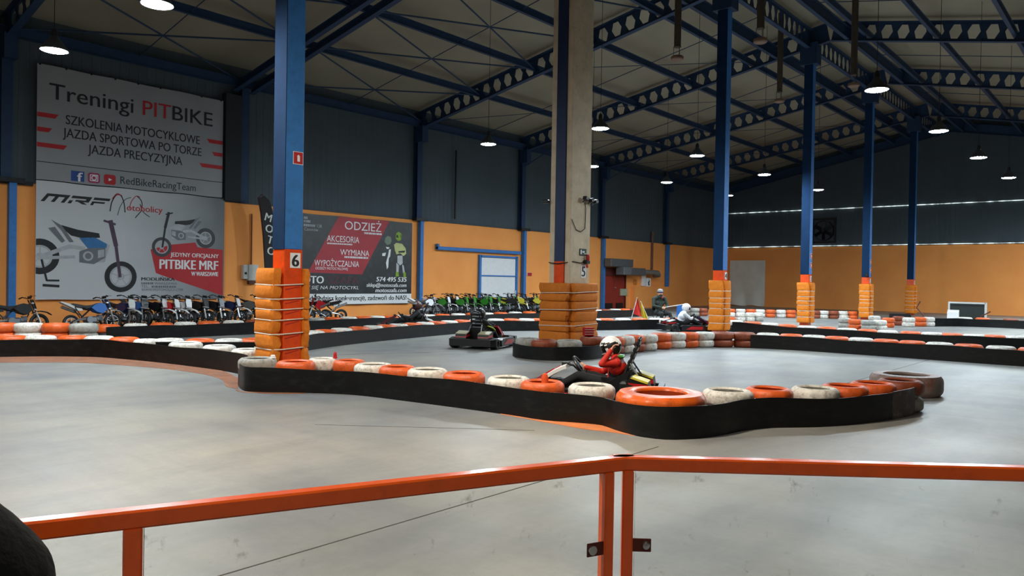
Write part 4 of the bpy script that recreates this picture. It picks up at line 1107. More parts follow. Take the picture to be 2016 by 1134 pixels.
rh = flat(b3, 'printed_racer', [[(22.36, 3.34), (22.4, 3.52), (22.54, 3.62), (22.72, 3.58), (22.78, 3.42), (22.7, 3.26), (22.52, 3.2)]], mat('grey_green_print', '#6d7d6a', .5), w3, .007)
flat(rh, 'printed_suit', [[(22.62, 3.0), (22.74, 3.02), (22.7, 2.7), (22.62, 2.6), (22.6, 2.2), (22.52, 2.1), (22.46, 2.4), (22.58, 2.75)], [(22.24, 2.82), (22.46, 2.86), (22.4, 2.7), (22.24, 2.7)], [(22.44, 3.12), (22.66, 3.1), (22.62, 3.04), (22.5, 3.02)]], M_PRINT_WHITE, w3, .008)

# ------------------------------------------------------------------ feather flag, switch box, duct, boxes on the wall
ff = thing('feather_flag', 'tall curved black feather flag with vertical lettering beside column 6', 'flag', (15.9, 25.75, 0))
out = [(-.42, 4.62), (-.2, 4.72), (.02, 4.55), (.15, 4.2), (.2, 3.7), (.22, 2.2), (.12, 1.3), (.02, .8), (-.1, 1.2), (-.14, 2.2), (-.2, 3.2), (-.32, 4.1)]
MB().prism(out, lambda a, b, d: (a, d - .01, b), .02).build('flag_sail', mat('black_flag_cloth', '#221f22', .8, var=.2), ff, 0)
MB().tube([(0, .03, .02), (-.02, .03, .9), (-.13, .03, 2.2), (-.21, .03, 3.2), (-.33, .03, 4.1), (-.44, .03, 4.62), (-.3, .03, 4.76), (-.05, .03, 4.6)], .022, n=8).build('flag_pole', mat('maroon_pole', '#4a1e1c', .5), ff)
MB().lathe([(.25, 0), (.25, .03), (.05, .06), (.03, .3), (0, .3)], 20).build('flag_base', M_BLACK, ff)
for k, ch in enumerate('MOTO'):
    lettering(ch, .42, M_PALE, ff, -.06 + .045 * k, 3.78 - .42 * k, -.014, 'CENTER', rotz=-.25, bold=.01)
sw = thing('switch_box', 'pale grey electric switch box on the orange wall by flag', 'box', (15.72, YL - .04, 1.5))
MB().rbox((.12, -.1, .33), (.42, .2, .62), .02).build('box_body', M_PALE, sw, smooth=0)
MB().rbox((-.2, -.09, .35), (.2, .18, .55), .02).build('box_body', M_PALE, sw, smooth=0)
MB().lathe([(.05, 0), (.05, .04), (0, .04)], 12, c=(-.2, -.2, .3), axis='y').build('switch_knob', M_BLACK, sw)
MB().box((.12, -.08, -.05), (.32, .14, .12)).build('cable_gland', mat('brown_socket', '#5a2d1c', .6), sw, smooth=0)
MB().tube([(.1, -.05, .64), (.1, -.05, 2.6)], .03, n=8).build('conduit', mat('brown_conduit2', '#7b4a22', .6), sw)
dt = thing('air_duct', 'grey boxy air duct with round pipe above red door', 'duct', (40.0, 26.3, 2.2))
M_DUCT = mat('grey_duct_sheet', '#5d6265', .5, metal=.3)
MB().rbox((1.1, -.05, .72), (2.6, .5, .5), .02).build('duct_box', M_DUCT, dt, smooth=0)
MB().rbox((1.35, -.25, .22), (.9, .6, .5), .02).build('duct_box', mat('light_duct_sheet', '#70767a', .5, metal=.3), dt, smooth=0)
MB().rbox((2.75, -.2, .2), (1.9, .5, .46), .02).build('duct_box', M_DUCT, dt, smooth=0)
MB().tube([(3.6, -.15, .2), (5.2, -.15, .2), (5.75, -.15, .14), (6.0, -.1, .05), (6.05, .3, -.02)], [.16, .16, .2, .18, .15], n=14).build('duct_pipe', mat('worn_pipe', '#77706a', .6), dt)
def wall_box(name, label, cat, x, z, w, h, m, extra=None, d=.16):
    o = thing(name, label, cat, (x, YL - .05, z))
    MB().rbox((0, -d / 2, 0), (w, d, h), .02).build('cabinet_body', m, o, smooth=0)
    MB().rbox((0, -d - .008, 0), (w * .86, .016, h * .88), .005).build('cabinet_door', extra or m, o, smooth=0)
    return o
wall_box('meter_box', 'tall narrow white box on the orange wall under duct', 'box', 44.95, 1.9, .42, .88, M_WHITE)
wb2 = wall_box('fuse_box', 'white fuse box with a dark symbol under duct pipe', 'box', 45.55, 1.72, .55, .6, M_WHITE)
MB().prism([(-.1, -.2), (.1, -.2), (.0, .0), (.12, .0), (.0, .22), (-.05, .05), (-.14, .05)], lambda a, b, d: (a, -.18 - d, b), .004).build('warning_symbol', M_PRINT_BLACK, wb2, smooth=0)
wall_box('door_control_box', 'pale green control box mounted beside the dark red door', 'box', 42.5, 1.05, .75, .45, mat('pale_green_box', '#aab096', .6))
wall_box('light_switch', 'small orange switch plate on wall beside duct', 'switch', 44.0, 1.72, .36, .34, mat('amber_plate', '#c97f2a', .6), d=.06)
wall_box('door_sign', 'small red sign on the orange wall beside sliding door', 'sign', 32.85, 2.06, .42, .2, M_PRINT_WHITE, M_PRINT_RED, d=.03)
nb = MB().box((45.8, YL - .2, .72), (4.6, .36, 1.44)).build('wall_bench', M_ORANGE_WALL, None, 0)
tag(nb, 'orange painted low block built against the wall behind marshal', 'block')

# ------------------------------------------------------------------ things on and before the far wall
tp = []
vs, fs = [], []
nx, nz = 20, 24
for th in (0, .015):
    for j in range(nz + 1):
        for i in range(nx + 1):
            u, v = i / nx, j / nz
            y = 26.05 - u * 2.85; z = .06 + v * 3.5
            x = X1 - .06 - .05 - .05 * math.sin(u * 9 + v * 3) * (1 - v) - .05 * math.sin(u * 4 + 1 - v * 6) * (1 - v) ** .5 - .16 * (1 - v) ** 6 * abs(math.sin(u * 7))
            vs.append((x + th, y, z + .04 * math.sin(u * 12) * (j == 0)))
k = (nx + 1) * (nz + 1)
for j in range(nz):
    for i in range(nx):
        a = j * (nx + 1) + i
        fs += [(a, a + 1, a + nx + 2, a + nx + 1), (k + a, k + a + nx + 1, k + a + nx + 2, k + a + 1)]
for j in range(nz):
    a = j * (nx + 1); fs += [(a, a + nx + 1, k + a + nx + 1, k + a), (a + nx, a + nx + nx + 1, k + a + nx + nx + 1, k + a + nx)]
for i in range(nx):
    a = nz * (nx + 1) + i; fs += [(i, i + 1, k + i + 1, k + i), (a, a + 1, k + a + 1, k + a)]
tag(MB().add(vs, fs).build('tarpaulin', mat('grey_white_tarp', '#dedcd2', .7, var=.08, scale=1.2), None, 60), 'creased grey-white tarpaulin hanging on the far orange wall', 'tarpaulin')
fn = thing('wall_fan', 'large dark extractor fan high on the far dark wall', 'fan', (X1 - .05, 18.9, 5.7))
MB().box((-.06, .8, 0), (.12, .12, 1.8)).box((-.06, -.8, 0), (.12, .12, 1.8)).box((-.06, 0, .84), (.12, 1.5, .12)).box((-.06, 0, -.84), (.12, 1.5, .12)).build('fan_frame', M_BLACK, fn, smooth=0)
MB().lathe([(.72, -.2), (.74, 0), (.7, 0), (.68, -.2)], 28, axis='x', closed=True).build('fan_ring', M_BLACK, fn)
for a in range(6):
    R = Matrix.Rotation(a * math.pi / 3, 3, 'X')
    MB().box(tuple(R @ Vector((-.1, 0, .36))), (.03, .26, .6), rot=R @ Matrix.Rotation(.5, 3, 'Z')).build('fan_blade', M_DARKMETAL, fn, smooth=0)
MB().lathe([(.1, -.2), (.12, -.05), (.1, 0)], 16, axis='x').build('fan_hub', M_DARKMETAL, fn)
bd = thing('leaning_board', 'dark board in a white frame leaning by the far wall', 'board', tuple(ground(1908, 641)[:2] + np.array([3, .6])) + (0,), math.pi * .0 - .12)
bw, bh = 1.6, .85
MB().box((0, 0, .55), (.05, bw, bh)).build('board_panel', mat('dark_board', '#1d2320', .5), bd, smooth=0)
MB().box((-.01, -bw / 2, .51), (.08, .08, 1.02)).box((-.01, bw / 2, .51), (.08, .08, 1.02)).box((-.01, 0, .55 + bh / 2), (.08, bw, .08)).build('board_frame', M_PALE, bd, smooth=0)
MB().box((-.04, 0, .86), (.02, bw * .92, .05)).build('board_rail', M_DARKMETAL, bd, smooth=0)
q = ground(1878, 641)[:2] + np.array([2.2, .45])
tag(MB().rbox((0, 0, .28), (.1, .5, .56), .01).rbox((.03, 0, .6), (.05, .5, .1), .01).build('white_box', M_WHITE, None, 0, (q[0], q[1], 0), -.15), 'small white box standing before the leaning dark board', 'box')
for px, pts, lb in ((1823, [(0, 0, .2), (0, .45, .75), (0, .3, 1.05)], 'thin brown bent bar standing beside column 1'), (1948, [(0, .3, .35), (0, -.1, .6)], 'short brown bar leaning beside the dark board')):
    q = ground(px, 641)[:2] + np.array([1.6, .3])
    tag(MB().tube([(p[0], p[1], p[2]) for p in [(pts[0][0], pts[0][1] - .12, 0)] + pts], .03, n=8).build('bent_bar', mat('brown_bar', '#5a2a16', .6), None, 40, (q[0], q[1], 0)), lb, 'bar')
q = ground(1783, 641)[:2] + np.array([4.0, 1.2])
t = thing('trolley_jack', 'low black trolley jack on the floor beside column 1', 'jack', (q[0], q[1], 0), .4)
MB().rbox((0, 0, .26), (.25, .95, .26), .03).build('jack_body', M_BLACK, t, smooth=0)
for s in (-1, 1):
    for e in (-.35, .35):
        MB().lathe([(.03, -.03), (.09, -.03), (.09, .03), (.03, .03)], 14, c=(s * .12, e, .09), axis='x').build('jack_wheel', M_RUBBER, t)
# ------------------------------------------------------------------ pit bikes
def torus(b, c, R, r, mi=0, n=24, k=8, axis='y'):
    vs, fs = [], []
    for i in range(n):
        a = 2 * math.pi * i / n
        for j in range(k):
            t = 2 * math.pi * j / k
            q = R + r * math.cos(t); h = r * math.sin(t)
            p = {'y': (q * math.cos(a), h, q * math.sin(a)), 'z': (q * math.cos(a), q * math.sin(a), h), 'x': (h, q * math.cos(a), q * math.sin(a))}[axis]
            vs.append((c[0] + p[0], c[1] + p[1], c[2] + p[2]))
    for i in range(n):
        for j in range(k):
            i2, j2 = (i + 1) % n, (j + 1) % k
            fs.append((i * k + j, i2 * k + j, i2 * k + j2, i * k + j2))
    return b.add(vs, fs, mi)
side = lambda w: (lambda a, b, d: (a, d - w / 2, b))
BK = {}
def bike_meshes():
    W = M_WHITE
    for nm, R, x in (('front', .265, .63), ('rear', .245, -.6)):
        b = MB(); torus(b, (x, 0, R), R - .04, .042); BK[nm + '_tyre'] = b.mesh('wheel_tyre', M_RUBBER)
        b = MB(); torus(b, (x, 0, R), R - .085, .014, k=6)
        for a in range(5):
            c, s = math.cos(a * 1.2566 + .3), math.sin(a * 1.2566 + .3)
            b.bar((x + .03 * c, 0, R + .03 * s), (x + (R - .085) * c, 0, R + (R - .085) * s), .03, .014)
        BK[nm + '_rim'] = b.mesh('rim', M_SILVER)
        BK[nm + '_hub'] = MB().lathe([(0, -.07), (.035, -.07), (.035, .07), (0, .07)], 12, c=(x, 0, R), axis='y').lathe([(.05, .03), (.09, .03), (.09, .036), (.05, .036)], 16, c=(x, 0, R), axis='y', closed=True).mesh('hub', M_DARKMETAL)
    b = MB()
    for s in (-1, 1):
        b.tube([(.63, s * .085, .265), (.52, s * .085, .58)], .028, 0); b.tube([(.52, s * .085, .58), (.40, s * .085, .93)], .021, 1)
    b.bar((.44, -.12, .82), (.44, .12, .82), .06, .04, 0).bar((.5, -.12, .64), (.5, .12, .64), .06, .04, 0)
    BK['fork'] = b.mesh('fork', [M_SILVER, M_DARKMETAL])
    BK['handlebar'] = MB().tube([(.3, -.37, .99), (.34, -.26, 1.02), (.4, -.1, .96), (.4, .1, .96), (.34, .26, 1.02), (.3, .37, .99)], .013, n=7).mesh('handlebar', M_DARKMETAL)
    for s, nm in ((-1, 'grip_a'), (1, 'grip_b')):
        BK[nm] = MB().tube([(.33, s * .27, 1.017), (.295, s * .39, .985)], .02, n=8).tube([(.4, s * .2, 1.02), (.42, s * .38, 1.0)], .006, n=5).mesh('grip', M_BLACK)
    BK['bar_pad'] = MB().rbox((.41, 0, 1.0), (.06, .2, .06), .02).mesh('bar_pad', M_BLACK)
    pts = [(.98, .50), (.86, .58), (.7, .615), (.55, .60), (.45, .56)]
    vs = []; fs = []
    for i, (x, z) in enumerate(pts):
        w = (.035, .06, .075, .07, .05)[i]
        vs += [(x, -w, z - .02), (x, 0, z), (x, w, z - .02), (x, w, z - .03), (x, 0, z - .012), (x, -w, z - .03)]
    for i in range(4):
        for j in range(6): fs.append((i * 6 + j, i * 6 + (j + 1) % 6, i * 6 + 6 + (j + 1) % 6, i * 6 + 6 + j))
    fs += [(0, 1, 2, 3, 4, 5), (24, 25, 26, 27, 28, 29)]
    BK['front_fender'] = MB().add(vs, fs).mesh('front_fender', W)
    BK['number_plate'] = MB().prism([(-.1, .66), (.1, .66), (.12, .8), (.09, .92), (-.09, .92), (-.12, .8)], lambda a, b_, d: (.53 - (b_ - .66) * .3 + d, a, b_), .015).mesh('number_plate', W)
    BK['shroud'] = MB().prism([(.36, .78), (.42, .62), (.28, .5), (.1, .56), (-.05, .68), (.05, .76), (.2, .82)], side(.26), .26).mesh('tank_shroud', W)
    BK['seat'] = MB().prism([(.2, .82), (.05, .765), (-.2, .75), (-.55, .82), (-.62, .80), (-.5, .74), (-.15, .67), (.05, .69), (.16, .74)], side(.16), .16).mesh('seat', M_BLACK)
    BK['tail'] = MB().prism([(-.3, .72), (-.58, .79), (-.86, .88), (-.9, .86), (-.62, .72), (-.4, .6), (-.28, .6)], side(.13), .13).mesh('rear_fender', W)
    b = MB()
    b.tube([(.42, 0, .82), (.3, 0, .7), (-.05, 0, .62), (-.3, 0, .4)], .025).tube([(.42, 0, .78), (.36, 0, .5), (.22, 0, .25), (-.2, 0, .22)], .02)
    for s in (-1, 1): b.tube([(-.05, s * .07, .62), (-.5, s * .07, .72)], .014).tube([(-.3, s * .07, .4), (-.5, s * .07, .7)], .013)
    BK['frame'] = b.mesh('frame', M_DARKMETAL)
    BK['engine'] = MB().rbox((-.02, 0, .33), (.3, .22, .2), .04).lathe([(.1, -.13), (.1, .13)], 16, c=(-.1, 0, .33), axis='y').rbox((.22, 0, .38), (.2, .13, .12), .02, rot=Matrix.Rotation(-.4, 3, 'Y')).box((.24, 0, .37), (.012, .17, .17)).box((.2, 0, .39), (.012, .17, .17)).box((.28, 0, .36), (.012, .17, .17)).mesh('engine', mat('engine_metal', '#7d8187', .4, metal=.7))
    b = MB()
    for s in (-1, 1): b.tube([(-.22, s * .08, .36), (-.45, s * .08, .33), (-.6, s * .08, .245)], [.03, .025, .022])
    BK['swingarm'] = b.mesh('swingarm', M_SILVER)
    BK['exhaust'] = MB().tube([(.3, .08, .33), (.3, .14, .24), (.05, .15, .2), (-.2, .14, .45), (-.4, .13, .58)], .018).tube([(-.38, .13, .57), (-.78, .13, .74)], [.04, .045], n=10).mesh('exhaust', M_SILVER)
    BK['stand'] = MB().tube([(-.05, -.1, .24), (-.12, -.3, .01)], .012).box((-.12, -.3, .012), (.07, .05, .016)).mesh('side_stand', M_DARKMETAL)
bike_meshes()
def bike(loc, rz, label, group, c1, c2=None, plate=None, rim=None, lean=-.12, fork=None):
    t = thing('pit_bike', label, 'motorcycle', loc, rz, group)
    t.rotation_euler = (lean, 0, rz)
    c2 = c2 or c1
    for nm in ('front', 'rear'):
        w = link_mesh(nm + '_wheel', BK[nm + '_tyre'], t)
        link_mesh('rim', BK[nm + '_rim'], w, mats={0: rim} if rim else None); link_mesh('hub', BK[nm + '_hub'], w)
    link_mesh('fork', BK['fork'], t, mats={0: fork} if fork else None)
    h = link_mesh('handlebar', BK['handlebar'], t); link_mesh('grip', BK['grip_a'], h); link_mesh('grip', BK['grip_b'], h); link_mesh('bar_pad', BK['bar_pad'], h)
    link_mesh('front_fender', BK['front_fender'], t, mats={0: c2}); link_mesh('number_plate', BK['number_plate'], t, mats={0: plate or c2})
    link_mesh('tank_shroud', BK['shroud'], t, mats={0: c1}); link_mesh('seat', BK['seat'], t); link_mesh('rear_fender', BK['tail'], t, mats={0: c2})
    for k in ('frame', 'engine', 'swingarm', 'exhaust'): link_mesh(k, BK[k], t)
    link_mesh('side_stand', BK['stand'], t)
    return t
def bx(px, y):  # X where image column px crosses the line Y = y
    return on_wall(px, 620, y)[0]
GRP1 = 'pit bikes under the white banners'
bike((bx(30, 24.2), 24.2, 0), .1, 'black pit bike parked side-on beside the blue corner pilaster', GRP1, M_BLACK, M_BLACK, M_DARKMETAL, M_DARKMETAL)
bike((bx(182, 24.0), 24.0, 0), .15, 'blue-tanked pit bike turned side-on at the start of the row', GRP1, M_BLUEP, M_PALE, M_BLUEP)
fr = [(232, 24.6, -1.3, M_NAVY, M_PALE, 'navy pit bike with pale fenders'), (262, 24.9, -1.45, M_BLUEP, M_BLACK, 'blue pit bike with black fenders'),
      (296, 24.6, -1.2, M_BLACK, M_WHITE, 'black pit bike with white fenders and number plate'), (318, 24.4, -1.1, M_RED, M_WHITE, 'red pit bike with white fenders'),
      (345, 24.5, -1.3, M_WHITE, M_WHITE, 'all-white pit bike with broad white plate'), (378, 24.7, -1.2, M_BLACK, M_BLACK, 'all-black pit bike with bright wheel rim'),
      (408, 24.6, -1.15, M_DARKMETAL, M_SILVER, 'dark grey pit bike with tall silver fork'), (440, 24.6, -1.0, M_NAVY, M_WHITE, 'navy pit bike with long white fender'),
      (478, 24.5, -.7, M_BLACK, M_WHITE, 'black pit bike with white fender near the flag'), (512, 24.7, -1.1, M_BLACK, M_BLACK, 'black pit bike half hidden by column 6')]
for k, (px, y, rz, c1, c2, lb) in enumerate(fr):
    bike((bx(px, y), y, 0), rz, f'{lb}, {ORD[k]} in the facing row', GRP1, c1, c2, rim=M_CHROME if k in (5, 6, 7, 8) else None)
GRP2 = 'pit bikes under the black banner'
bike((bx(612, 24.6), 24.6, 0), 2.2, 'black pit bike half behind column 6 under the black banner', GRP2, M_BLACK, M_BLACK, M_WHITE)
bike((bx(640, 24.2), 24.2, 0), 2.75, 'red and white pit bike with raised nose under black banner', GRP2, M_RED, M_WHITE, M_RED, fork=M_PALE)
GRP3 = 'pit bikes before the sliding door'
gr = [(838, .15, M_WHITE, M_WHITE, 'white pit bike parked side-on'), (862, -1.0, M_LIME, M_WHITE, 'green pit bike with white plate'), (880, -1.1, M_BLACK, M_WHITE, 'black pit bike with white front plate'),
      (898, -1.0, M_LIME, M_LIME, 'bright green pit bike'), (914, -1.1, M_BLACK, M_LIME, 'black pit bike with green fenders'), (930, -1.0, M_LIME, M_BLACK, 'green pit bike with black fenders'),
      (946, -1.1, M_LIME, M_LIME, 'bright green pit bike'), (962, -1.0, M_BLACK, M_LIME, 'black pit bike with green plate'), (982, -.9, M_YELLOW, M_BLACK, 'yellow pit bike with black fenders'),
      (1000, -.9, M_BLACK, M_YELLOW, 'black pit bike with yellow fenders'), (1017, -.9, M_YELLOW, M_BLACK, 'yellow pit bike with black plate'), (1034, -.9, M_BLACK, M_YELLOW, 'black pit bike with yellow plate'),
      (1050, -.9, M_YELLOW, M_WHITE, 'yellow and white pit bike'), (1066, -.9, M_BLACK, M_PALE, 'black and grey pit bike')]
for k, (px, rz, c1, c2, lb) in enumerate(gr):
    y = 24.6 + .25 * (k % 3)
    bike((bx(px, y), y, 0), rz - .25, f'{lb}, {ORD[k]} from the pilaster towards the door', GRP3, c1, c2, rim=M_DARKMETAL if k > 7 else None, lean=-.14)

for k, px in enumerate((870, 906, 938, 990, 1010, 1040)):
    bike((bx(px, 25.75), 25.75, 0), -1.25 + .1 * (k % 2), f'dark pit bike standing in the second line before the door, {ORD[k]} from pilaster', GRP3, M_BLACK, (M_BLACK, M_DARKMETAL, M_LIME)[k % 3], rim=M_DARKMETAL, lean=-.14)
# ------------------------------------------------------------------ go-karts (forward = local +x)
def wheel(parent, x, y, r, w, name='wheel'):
    o = MB().lathe([(r * .55, -w / 2), (r * .9, -w / 2), (r, -w * .32), (r, w * .32), (r * .9, w / 2), (r * .55, w / 2)], 24, c=(x, y, r), axis='y', closed=True).build(name, M_RUBBER, parent)
    MB().lathe([(0, -w * .3), (r * .3, -w * .34), (r * .56, -w * .4), (r * .56, w * .4), (r * .3, w * .34), (0, w * .3)], 18, c=(x, y, r), axis='y').build('wheel_rim', M_DARKMETAL, o)
    return o
def kart(loc, rz, label, c_main, c_trim, c_trim2, tall=True, tail=True):
    t = thing('go_kart', label, 'go-kart', loc, rz, 'go-karts on the track')
    MB().rbox((.05, 0, .07), (1.5, .62, .03), .01).build('floor_tray', M_DARKMETAL, t, smooth=0)
    b = MB()
    for s in (-1, 1):
        b.tube([(.8, s * .3, .09), (.2, s * .33, .09), (-.3, s * .36, .1), (-.85, s * .34, .12)], .018)
    b.tube([(-.68, -.6, .14), (-.68, .6, .14)], .016).tube([(.55, -.52, .13), (.55, .52, .13)], .014)
    b.build('chassis_tubes', M_DARKMETAL, t)
    # wrap-round bumper: nose, side pods, rear bar
    nose = [(.58, -.6), (.78, -.58), (.92, -.42), (.96, 0), (.92, .42), (.78, .58), (.58, .6), (.62, .42), (.78, .34), (.82, 0), (.78, -.34), (.62, -.42)]
    MB().prism(nose, lambda a, b_, d: (a, b_, .05 + d), .2).build('front_bumper', M_BLACK, t, 40)
    for s in (-1, 1):
        pod = MB().prism([(.4, .06), (.46, .2), (.36, .24), (-.38, .25), (-.46, .2), (-.44, .06)], lambda a, b_, d: (a, s * (.44 + d), b_), .2).build('side_pod', M_BLACK, t, 40)
        MB().prism([(.3, .1), (.32, .2), (-.1, .21), (-.3, .1)], lambda a, b_, d: (a, s * (.645 + d), b_), .008).build('pod_sticker', c_trim, pod, 0)
    MB().prism([(-.82, -.62), (-.98, -.55), (-1.0, 0), (-.98, .55), (-.82, .62), (-.82, .52), (-.9, .46), (-.92, 0), (-.9, -.46), (-.82, -.52)], lambda a, b_, d: (a, b_, .08 + d), .17).build('rear_bumper', M_BLACK, t, 40)
    for s in (-1, 1):
        wheel(t, .56, s * .5, .125, .13, 'front_wheel'); wheel(t, -.68, s * .53, .14, .2, 'rear_wheel')
    # nose fairing: thin curved shell rising towards the steering wheel
    prof = [(.92, .16), (.8, .26), (.66, .37), (.52, .46), (.40, .525), (.34, .545)]
    vs, fs = [], []
    for (x, z) in prof:
        for y in (-.2, -.09, .09, .2): vs.append((x - abs(y) * .05, y * (1.1 - (x - .34) * .3), z - abs(y) * .12))
        for y in (.2, .09, -.09, -.2): vs.append((x - abs(y) * .05 - .01, y * (1.1 - (x - .34) * .3), z - abs(y) * .12 - .045))
    fm = []
    for i in range(len(prof) - 1):
        for j in range(8): fs.append((i * 8 + j, i * 8 + (j + 1) % 8, i * 8 + 8 + (j + 1) % 8, i * 8 + 8 + j)); fm.append((0 if i > 1 else 1) if j in (0, 2) else (1 if j == 1 and i < 2 else 0) if j == 1 else (0 if j in (3, 7) and i > 1 else 1))
    fs += [(7, 6, 5, 4, 3, 2, 1, 0), tuple(40 + j for j in range(8))]; fm += [0, 0]
    bb = MB(); bb.add(vs, fs); bb.m = fm
    fa = bb.build('nose_fairing', [c_main, c_trim, c_trim2], t, 30)
    MB().prism([(.9, .185), (.72, .34), (.5, .475), (.5, .462), (.72, .322), (.9, .165)], lambda a, b_, d: (a, .19 + d, b_), .012).build('fairing_stripe', c_trim, fa, 0)
    MB().prism([(.9, .185), (.72, .34), (.5, .475), (.5, .462), (.72, .322), (.9, .165)], lambda a, b_, d: (a, -.202 + d, b_), .012).build('fairing_stripe', c_trim, fa, 0)
    MB().prism([(.33, -.1), (.41, -.12), (.41, .12), (.33, .1)], lambda a, b_, d: (a, b_, .50 + d), .05).build('fairing_bracket', M_BLACK, t, 0)
    MB().tube([(.34, 0, .52), (.26, 0, .5), (.18, 0, .42), (.3, 0, .2)], .016).tube([(.17, 0, .43), (.45, 0, .12)], .018).build('steering_column', M_DARKMETAL, t)
    st = MB(); R = Matrix.Rotation(-.95, 4, 'Y')
    torus(st, (0, 0, 0), .15, .018, n=24, axis='z'); st.bar((-.14, 0, 0), (.14, 0, 0), .04, .012).bar((0, -.14, 0), (0, .14, 0), .05, .012).lathe([(0, -.02), (.05, -.015), (.05, .02), (0, .03)], 12)
    so = st.build('steering_wheel', M_BLACK, t); so.location = (.17, 0, .5); so.rotation_euler = (0, -.95, 0)
    # bucket seat
    MB().prism([(.02, .12), (.04, .18), (-.2, .15), (-.42, .2), (-.55, .5), (-.6, .5), (-.52, .14), (-.4, .08)], lambda a, b_, d: (a, d - .2, b_), .4).build('seat', M_BLACK, t, 40)
    for s in (-1, 1):
        MB().prism([(-.02, .16), (-.05, .26), (-.3, .34), (-.5, .46), (-.56, .45), (-.46, .16)], lambda a, b_, d: (a, s * .2 - .015 + d, b_), .03).build('seat_side', M_BLACK, t, 40)
    if tall:   # tall slatted roll support behind the seat
        bk = MB()
        c = [(-.46, .32), (-.51, .5), (-.58, .66), (-.64, .8), (-.67, .9)]
        for s in (-1, 1): bk.tube([(x, s * (.17 - .02 * i), z) for i, (x, z) in enumerate(c)], .02)
        bk.tube([(-.67, -.1, .9), (-.68, 0, .93), (-.67, .1, .9)], .022)
        fr_ = bk.build('back_support', M_BLACK, t)
        for k in range(6):
            f = k / 5; x = -.48 - .175 * f; z = .42 + .44 * f
            MB().rbox((x, 0, z), (.05, .34 - .06 * f, .062), .012, rot=Matrix.Rotation(-.38, 3, 'Y')).build('back_slat', M_BLACK, fr_, 0)
        MB().tube([(-.82, -.2, .2), (-.55, -.14, .6)], .014).tube([(-.82, .2, .2), (-.55, .14, .6)], .014).build('support_stay', M_SILVER, t)
    MB().rbox((-.62, .3, .24), (.34, .26, .24), .03).lathe([(.07, -.03), (.07, .03)], 14, c=(-.6, .44, .26), axis='y').build('engine', M_DARKMETAL, t, 30)
    MB().rbox((-.6, -.32, .22), (.3, .2, .18), .03).build('engine', M_DARKMETAL, t, 30)
    if tail:
        for s in (-1, 1):
            MB().prism([(-.54, .36), (-.6, .43), (-.84, .36), (-.86, .24), (-.62, .24)], lambda a, b_, d: (a, s * .3 - .14 + d, b_), .28).build('tail_cover', M_BLACK, t, 0)
            MB().prism([(-.6, .415), (-.63, .434), (-.84, .372), (-.84, .345)], lambda a, b_, d: (a, s * .3 - .148 + d, b_), .296).build('tail_cover', c_trim2, t, 0)
            MB().prism([(-.57, .35), (-.84, .335), (-.855, .28), (-.62, .3)], lambda a, b_, d: (a, s * .3 - .146 + d, b_), .292).build('tail_cover', c_trim, t, 0)
    b = MB()
    for s in (-1, 1): b.box((.68, s * .16, .2), (.03, .08, .16)).bar((.68, s * .16, .08), (.68, s * .16, .18), .015, .015)
    b.build('pedals', M_SILVER, t, 0)
    return t
K1_LOC, K1_RZ = (8.95, 6.14, 0), math.radians(114)
kart(K1_LOC, K1_RZ, 'white and red go-kart with tall slatted back support behind near barrier', M_WHITE, M_RED, M_YELLOW)
K2_LOC, K2_RZ = (14.35, 13.15, 0), math.radians(20)
kart(K2_LOC, K2_RZ, 'black go-kart with red and cream panels beside pillar 5', M_RED, M_RED, mat('dim_cream_plastic', '#8d8868', .5))
K3_LOC, K3_RZ = (16.3, 18.35, 0), math.radians(140)
kart(K3_LOC, K3_RZ, 'maroon go-kart passing behind the middle barrier under the black banner', M_MAROON, M_MAROON, M_PALE)
K4_LOC, K4_RZ = (24.55, 12.78, 0), math.radians(-42)
kart(K4_LOC, K4_RZ, 'dark go-kart with cream tail passing behind column 4', M_NAVY, M_RED, M_PALE, tall=False)
# ------------------------------------------------------------------ people: one continuous body surface each
def capsule(b, p, q, r0, r1, n=14):
    p, q = Vector(p), Vector(q); d = q - p
    if d.length < 1e-5:
        b.ell(p, (r0, r0, r0), 0, n, 8); return
    t, u, w = frame_of(d)
    prof = []
    for i in range(5): a = math.pi / 2 * i / 4; prof.append((p - t * r0 * math.cos(a), r0 * math.sin(a)))
    for i in range(5): a = math.pi / 2 * i / 4; prof.append((q + t * r1 * math.sin(a), r1 * math.cos(a)))
    vs, fs = [], []
    for c, r in prof:
        r = max(r, 1e-4)
        for j in range(n):
            a = 2 * math.pi * j / n; vs.append(c + u * r * math.cos(a) + w * r * math.sin(a))
    for i in range(len(prof) - 1):
        for j in range(n): fs.append((i * n + j, i * n + (j + 1) % n, (i + 1) * n + (j + 1) % n, (i + 1) * n + j))
    fs += [tuple(range(n))[::-1], tuple((len(prof) - 1) * n + j for j in range(n))]
    b.add(vs, fs)
